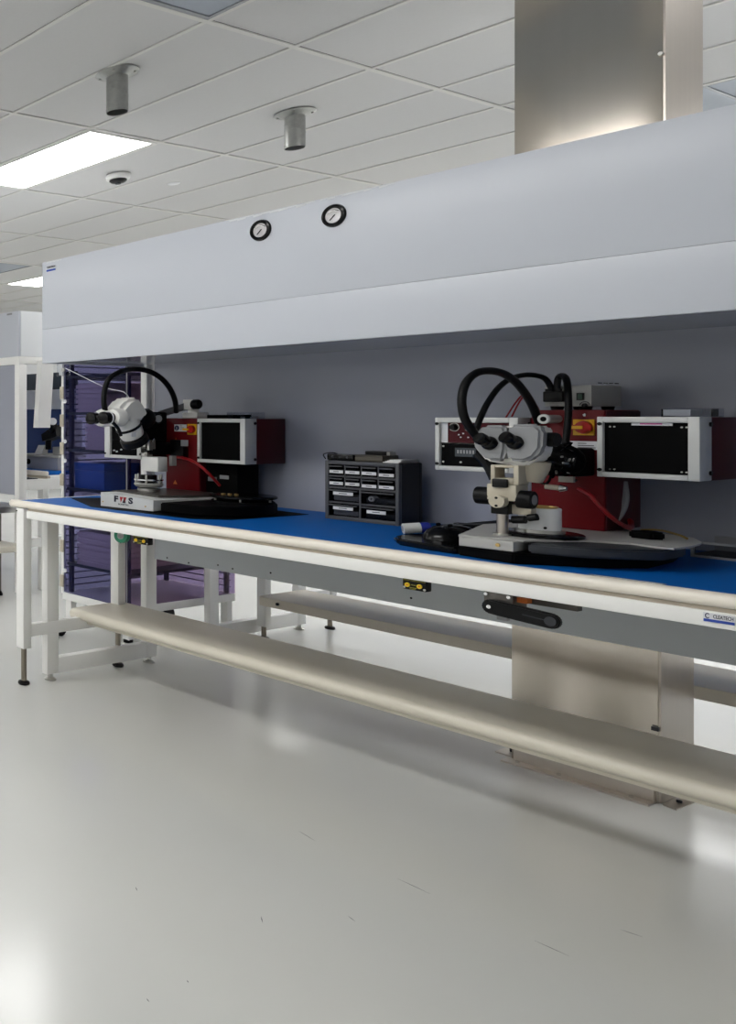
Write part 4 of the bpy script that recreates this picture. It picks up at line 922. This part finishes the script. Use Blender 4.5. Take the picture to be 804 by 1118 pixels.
# ------------------------------------------------------------------ violet storage cabinet on casters
def violet():
    x0, x1, y0, y1, z0, z1 = -3.552, -3.107, 3.60, 4.46, .237, 1.85
    t = thing('storage_cabinet', ((x0 + x1) / 2, (y0 + y1) / 2, 0), 'tall violet tinted clear cabinet on casters left of the hood', 'cabinet')
    MB().box(x0, x1, y0, y1, z0 - .045, z0 - .002, .003).build('base_frame', 'powder_white', t)
    for x in (x0 + .005, x1 - .045):
        for y in (y0 + .02, y1 - .06):
            far = (y > 4.2)
            l = box('leg', 'powder_white', (x, x + .04, y, y + .04, .085 if not x > -3.4 else .06, z0 - .045), t)
            if x > -3.4:
                MB().lathe([(0, 0), (.03, 0), (.034, .008), (.03, .014), (0, .014)], (x + .02, y + .02, .03)).build('leveling_foot', 'steel', l)
                MB().cyl((x + .02, y + .02, .0442), (x + .02, y + .02, .062), .024).build('rubber_ring', 'black_rubber', l)
            else:
                yc = y - .085 if not far else y + .02
                w_ = MB().cyl((x + .03, yc, .036), (x + .054, yc, .036), .036, seg=22).build('caster_wheel', 'black_rubber', l)
                MB().box(x + .004, x + .058, yc - .02, y + .035, .073, .0845, .004).box(x + .020, x + .028, yc - .02, yc + .02, .025, .0725).box(x + .0, x + .018, yc - .055, yc - .03, .05, .078).build('caster_fork', 'black_plastic', l)
    th = .005
    box('front_pane', 'violet_acrylic', (x0 + .012, x1 - th, y0, y0 + th, z0, z1), t, label='violet tinted front door pane')
    box('side_pane', 'violet_acrylic_lit', (x1 - th, x1, y0, y1, z0, z1), t, label='violet tinted side pane')
    box('rear_pane', 'violet_acrylic', (x0, x1 - th, y1 - th, y1, z0, z1), t)
    box('side_pane', 'violet_acrylic', (x0, x0 + th, y0 + .01, y1 - th, z0, z1), t)
    box('top_pane', 'violet_acrylic', (x0, x1, y0, y1, z1, z1 + th), t)
    MB().box(x0 - .004, x0 + .0115, y0 - .004, y0 + .012, z0 - .01, z1).build('hinge_post', 'powder_white', t)
    for z in (.30, .50, .68, .88, 1.06, 1.22, 1.38):
        MB().box(x0 - .010, x0 + .018, y0 - .012, y0 - .0045, z - .035, z + .035, .003).build('hinge', 'scope_beige', t)
    for z in (.36, .72, .99, 1.10, 1.33): MB().cyl((x0 + .022, y0 - .006, z), (x0 + .022, y0 - .0005, z), .012, seg=14).build('door_stud', 'label_white', t)
    MB().box(x1 - .0015, x1 + .003, y0 - .003, y0 - .0002, z0, z1).build('corner_strip', 'scope_grey', t)
    for x, y in ((x0 + .02, y0 + .03), (x1 - .035, y0 + .03), (x0 + .02, y1 - .05), (x1 - .035, y1 - .05)):
        MB().box(x, x + .02, y, y + .02, z0, z1 - .01).build('inner_post', 'navy', t)
    sh = (.40, .66, .83, 1.05, 1.26, 1.47)
    for z in sh:
        mb = MB(); mb.box(x0 + .015, x1 - .012, y0 + .02, y0 + .032, z - .008, z + .008).box(x0 + .015, x1 - .012, y1 - .032, y1 - .02, z - .008, z + .008).box(x0 + .012, x0 + .024, y0 + .032, y1 - .032, z - .008, z + .008).box(x1 - .022, x1 - .010, y0 + .032, y1 - .032, z - .008, z + .008)
        mb.box(x0 + .024, x1 - .022, y0 + .032, y1 - .032, z - .003, z + .001)
        mb.build('shelf', 'slate', t)
    mb = MB()
    for k in range(44):
        z = z0 + .03 + k * .036
        mb.box(x0 + .007, x0 + .011, y0 + .02, y1 - .02, z, z + .006); mb.box(x0 + .02, x1 - .02, y1 - .012, y1 - .008, z, z + .006)
    mb.build('louvre_lines', 'navy', t, kind='stuff')
    return t, x0, x1, y0, y1, sh
cab, cx0, cx1, cy0, cy1, sh = violet()
rr = random.Random(5)
def carton(name, m, b, label, cat, lid=True):
    t = thing(name, ((b[0] + b[1]) / 2, (b[2] + b[3]) / 2, b[4]), label, cat)
    h = b[5] - b[4]
    if m != 'bin_blue':
        n = 6; d = h / n; first = None
        for k in range(n):
            z = b[4] + k * d
            MB().box(b[0], b[1], b[2], b[3], z, z + d * .70).box(b[0] + .008, b[1] - .008, b[2] + .008, b[3] - .008, z + d * .70, z + d * .985).build('tray', m, t)
        return
    MB().box(b[0], b[1], b[2], b[3], b[4], b[4] + h * .72, .003).build('box_body', m, t)
    MB().box(b[0] - .002, b[1] + .002, b[2] - .002, b[3] + .002, b[4] + h * .725, b[5], .003).build('box_lid', m, t)
S = [z + .0012 for z in sh]
carton('tray_stack', 'mauve_box', (-3.50, -3.24, 3.66, 4.16, S[0], S[0] + .19), 'pale stack of trays on the lowest shelf inside the violet cabinet', 'trays')
carton('parts_bin', 'bin_blue', (-3.51, -3.30, 3.65, 3.92, S[2], S[2] + .15), 'rounded blue bin on the middle shelf inside the violet cabinet', 'bin')
carton('tray_stack', 'mauve_box', (-3.42, -3.18, 3.97, 4.36, S[2], S[2] + .17), 'pale stack of trays behind the blue bin inside the violet cabinet', 'trays')
carton('tray_stack', 'mauve_box', (-3.44, -3.20, 3.66, 3.90, S[3], S[3] + .16), 'pale stack of trays behind the white microscope inside the violet cabinet', 'trays')
carton('tray_stack', 'mauve_box', (-3.50, -3.30, 3.65, 3.96, S[4], S[4] + .17), 'pale stack of trays on the upper shelf inside the violet cabinet', 'trays')
carton('tray_stack', 'paper', (-3.24, -3.14, 4.0, 4.36, S[4], S[4] + .14), 'narrow white stack of trays at the upper right inside the violet cabinet', 'trays')
carton('tray_stack', 'paper', (-3.40, -3.17, 3.72, 4.16, S[1], S[1] + .14), 'white stack of trays just above bench height inside the violet cabinet', 'trays')
# clear bracket and thin lead at the cabinet's upper left
a = on_y(69, 400, 3.575)
t = thing('cable_bracket', (a.x, 3.575, a.z), 'clear plastic cable bracket clipped to the violet cabinet corner', 'bracket')
MB().box(a.x - .045, a.x + .05, 3.571, 3.577, a.z - .055, a.z + .07, .002).build('plate', 'clear_acrylic', t)
MB().box(a.x - .035, a.x - .008, 3.5775, 3.5875, a.z - .05, a.z + .06).build('clip', 'powder_white', t)
for dz in (-.02, .03): MB().cyl((a.x + .01, 3.5705, a.z + dz), (a.x + .01, 3.561, a.z + dz), .012, seg=12).build('thumb_screw', 'steel', t)
MB().tube([(a.x + .02, 3.566, a.z - .01), on_y(84, 408, 3.54), on_y(100, 416, 3.48), on_y(118, 424, 3.42), on_y(135, 428, 3.28), on_y(142, 436, 3.08)], .0022, 6).build('lead', 'label_white', t)

# ------------------------------------------------------------------ background workstation at the far left
def far_cell():
    fx, fy = -4.335, 4.0
    t = thing('far_hood', (fx - 1.2, fy + .7, 0), 'farther white hood frame with grey side wall at the left edge', 'hood')
    zt, zm, zb = 1.965, 1.655, 1.605
    box('fascia_panel', 'white_panel', (fx - 2.4, fx - .004, fy, fy + .016, zm, zt), t)
    box('end_panel', 'white_trim', (fx - .016, fx, fy + .0165, fy + 1.3, zm, zt), t, label='bright white end panel')
    box('top_panel', 'white_trim', (fx - 2.4, fx - .0165, fy + .0165, fy + 1.3, zt - .02, zt - .004), t)
    box('top_rail', 'powder_white', (fx - 2.4, fx - .001, fy + .002, fy + .05, zb - .005, zm - .001), t)
    box('top_rail', 'powder_white', (fx - .045, fx - .001, fy + .0505, fy + 1.3, zb, zm - .001), t)
    for y in (fy + .002, fy + 1.22): box('post', 'powder_white', (fx - .047, fx - .001, y, y + .068, .03, zb - .0055), t, bev=.003)
    box('mid_rail', 'powder_white', (fx - .045, fx - .002, fy + .071, fy + 1.22, .735, .805), t)
    box('side_wall', 'grey_panel', (fx - 2.4, fx - .048, fy + .012, fy + .024, .70, zb - .006), t, label='blue grey panel closing the side')
    box('low_rail', 'powder_white', (fx - .045, fx - .002, fy + .071, fy + 1.22, .34, .40), t)
    for y in (fy + .036, fy + 1.25): MB().lathe([(0, 0), (.025, 0), (.025, .01), (.012, .014), (.012, .031), (0, .031)], (fx - .024, y, 0), seg=16).build('foot', 'black_plastic', t)
    p = on_y(11, 343, fy); box('maker_plate', 'scope_grey', (p.x - .03, p.x + .02, fy - .002, fy - .0002, p.z - .006, p.z + .006), t)
    # hanging flap
    a = [(43, 396.5), (49, 396.5), (45, 467), (39, 467)]
    pts = [on_y(u, v, fy + .03) for u, v in a]
    fp = thing('hanging_flap', (fx + .05, fy + .06, zb - .36), 'tilted white flap panel hanging from the farther hood rail', 'panel')
    P = [Vector((fx + .012, fy + .15, zb + .02)), Vector((fx + .056, fy + .15, zb + .02)), Vector((fx + .056, fy + .26, zb + .02)), Vector((fx + .012, fy + .26, zb + .02))]
    sh_ = Vector((0, -.035, -.46))
    MB().hexa([p + sh_ for p in P] + P).build('panel', 'powder_white', fp)
    MB().cyl(P[0] + Vector((-.0118, .05, -.005)), P[0] + Vector((.012, .05, -.005)), .01, seg=10).build('pivot', 'steel', fp)
    b = thing('far_bench', (fx - 1.1, fy + .9, 0), 'farther workbench with blue top seen through the left frame', 'workbench')
    by = fy + .30
    box('work_surface', 'blue_mat', (fx - 2.2, fx - .08, by + .03, by + .9, .825, .853), b)
    MB().box(fx - 2.2, fx - .06, by, by + .0295, .82, .8545, .008).build('edge_band', 'cream_edge', b)
    box('front_rail', 'recess_shade', (fx - 2.2, fx - .07, by + .02, by + .05, .80, .8195), b)
    for x in (fx - .17, fx - 2.1):
        for y in (by + .03, by + .82): box('leg', 'powder_white', (x, x + .05, y, y + .05, .0, .80), b)
    box('back_board', 'partition_blue', (fx - 2.0, fx - .55, by + .78, by + .80, .853, 1.45), b, label='dark blue back board')
    i = thing('meter_box', (fx - .25, by + .4, .853), 'blue grey meter box with black knob on the farther bench', 'instrument')
    MB().box(fx - .43, fx - .10, by + .15, by + .35, .8533, .945, .004).build('case', 'grey_panel', i)
    MB().lathe([(0, .022), (.018, .022), (.022, 0)], (fx - .39, by + .15, .905), (0, -1, 0), 18).build('knob', 'black_plastic', i)
    MB().box(fx - .47, fx - .06, by + .12, by + .38, .9455, .962).build('top_plate', 'machine_grey', i)
    s = thing('inspection_scope', (fx - .15, by + .3, .962), 'black and grey inspection microscope on the meter box in far frame', 'microscope')
    MB().box(fx - .20, fx - .07, by + .20, by + .36, .9623, 1.02, .004).build('base', 'machine_grey', s)
    MB().box(fx - .14, fx - .07, by + .24, by + .36, 1.021, 1.22, .01).build('stand', 'machine_grey', s)
    MB().hexa([(fx - .24, by + .14, 1.06), (fx - .10, by + .14, 1.10), (fx - .10, by + .24, 1.10), (fx - .24, by + .24, 1.06), (fx - .25, by + .14, 1.11), (fx - .12, by + .14, 1.18), (fx - .12, by + .24, 1.18), (fx - .25, by + .24, 1.11)]).build('head', 'black_plastic', s)
    MB().cyl((fx - .10, by + .10, 1.20), (fx - .16, by + .16, 1.13), .03, .025).build('ocular', 'black_gloss', s)
    MB().cyl((fx - .085, by + .09, 1.21), (fx - .095, by + .097, 1.203), .026).build('ocular_ring', 'label_white', s)
    MB().cyl((fx - .22, by + .18, 1.0), (fx - .22, by + .18, 1.07), .022).build('objective', 'black_plastic', s)
    MB().hexa([(fx - .34, by + .16, .9625), (fx - .27, by + .16, .9625), (fx - .27, by + .22, .9625), (fx - .34, by + .22, .9625), (fx - .31, by + .17, 1.03), (fx - .25, by + .17, 1.03), (fx - .25, by + .21, 1.03), (fx - .31, by + .21, 1.03)]).build('white_clip', 'scope_white', s)
    m = thing('wall_screen', (fx - .9, by + .75, 1.45), 'dark slate screen above a white board in the far frame', 'screen')
    box('white_board', 'powder_white', (fx - 2.0, fx - .5, by + .765, by + .779, 1.30, 1.46), m)
    box('screen', 'slate', (fx - 2.0, fx - .5, by + .76, by + .764, 1.462, 1.60), m)
far_cell()
# steel cart left of it, only its right end in view
t = thing('steel_cart', (-5.2, 4.0, 0), 'steel topped cart with lower shelf at the far left edge', 'cart')
MB().box(-5.9, -4.25, 3.74, 3.985, .60, .645, .004).build('cart_top', 'steel', t)
MB().box(-5.9, -4.25, 3.74, 3.985, .335, .375, .004).build('lower_shelf', 'cream_pad', t)
for x in (-4.475, -5.86):
    for y in (3.775, 3.95):
        l = MB().cyl((x, y, .03), (x, y, .60), .014, seg=12).build('leg', 'stage_steel', t)
        MB().lathe([(0, 0), (.024, 0), (.024, .012), (.014, .03), (0, .03)], (x, y, 0), seg=14).build('foot', 'black_plastic', l)
# white equipment cabinet with casters further back, between legs
t = thing('caster_trolley', (-7.7, 5.2, 0), 'low white trolley on black casters seen between the bench legs', 'trolley')
MB().box(-8.3, -7.1, 4.95, 5.5, .10, .16, .004).build('base', 'powder_white', t)
MB().box(-8.25, -7.15, 5.0, 5.45, .34, .42, .004).build('drawer_box', 'black_matte', t)
for x in (-8.25, -7.18):
    for y in (4.98, 5.46): box('post', 'powder_white', (x, x + .03, y - .03, y, .16, .60), t); MB().cyl((x, y - .02, .05), (x + .03, y - .02, .05), .05, seg=18).build('caster', 'black_rubber', t)

# a few dark scuffs on the floor coating
for (u0, v0, u1, v1) in ((326, 907, 344, 918), (434, 959, 470, 976), (584, 1027, 622, 1044), (678, 1015, 702, 1023), (148, 968, 150, 973), (285, 1000, 287, 1008), (204, 1070, 206, 1073), (160, 1090, 163, 1094), (380, 1000, 388, 1006)):
    a, b = on_z(u0, v0, .0003), on_z(u1, v1, .0003); d = (b - a).normalized(); n = Vector((-d.y, d.x, 0)) * .0012
    MB().solid([a, (a + b) / 2 - n, b, (a + b) / 2 + n], (0, 0, .0002)).build('scuff_mark', 'cabinet_grey', fl)
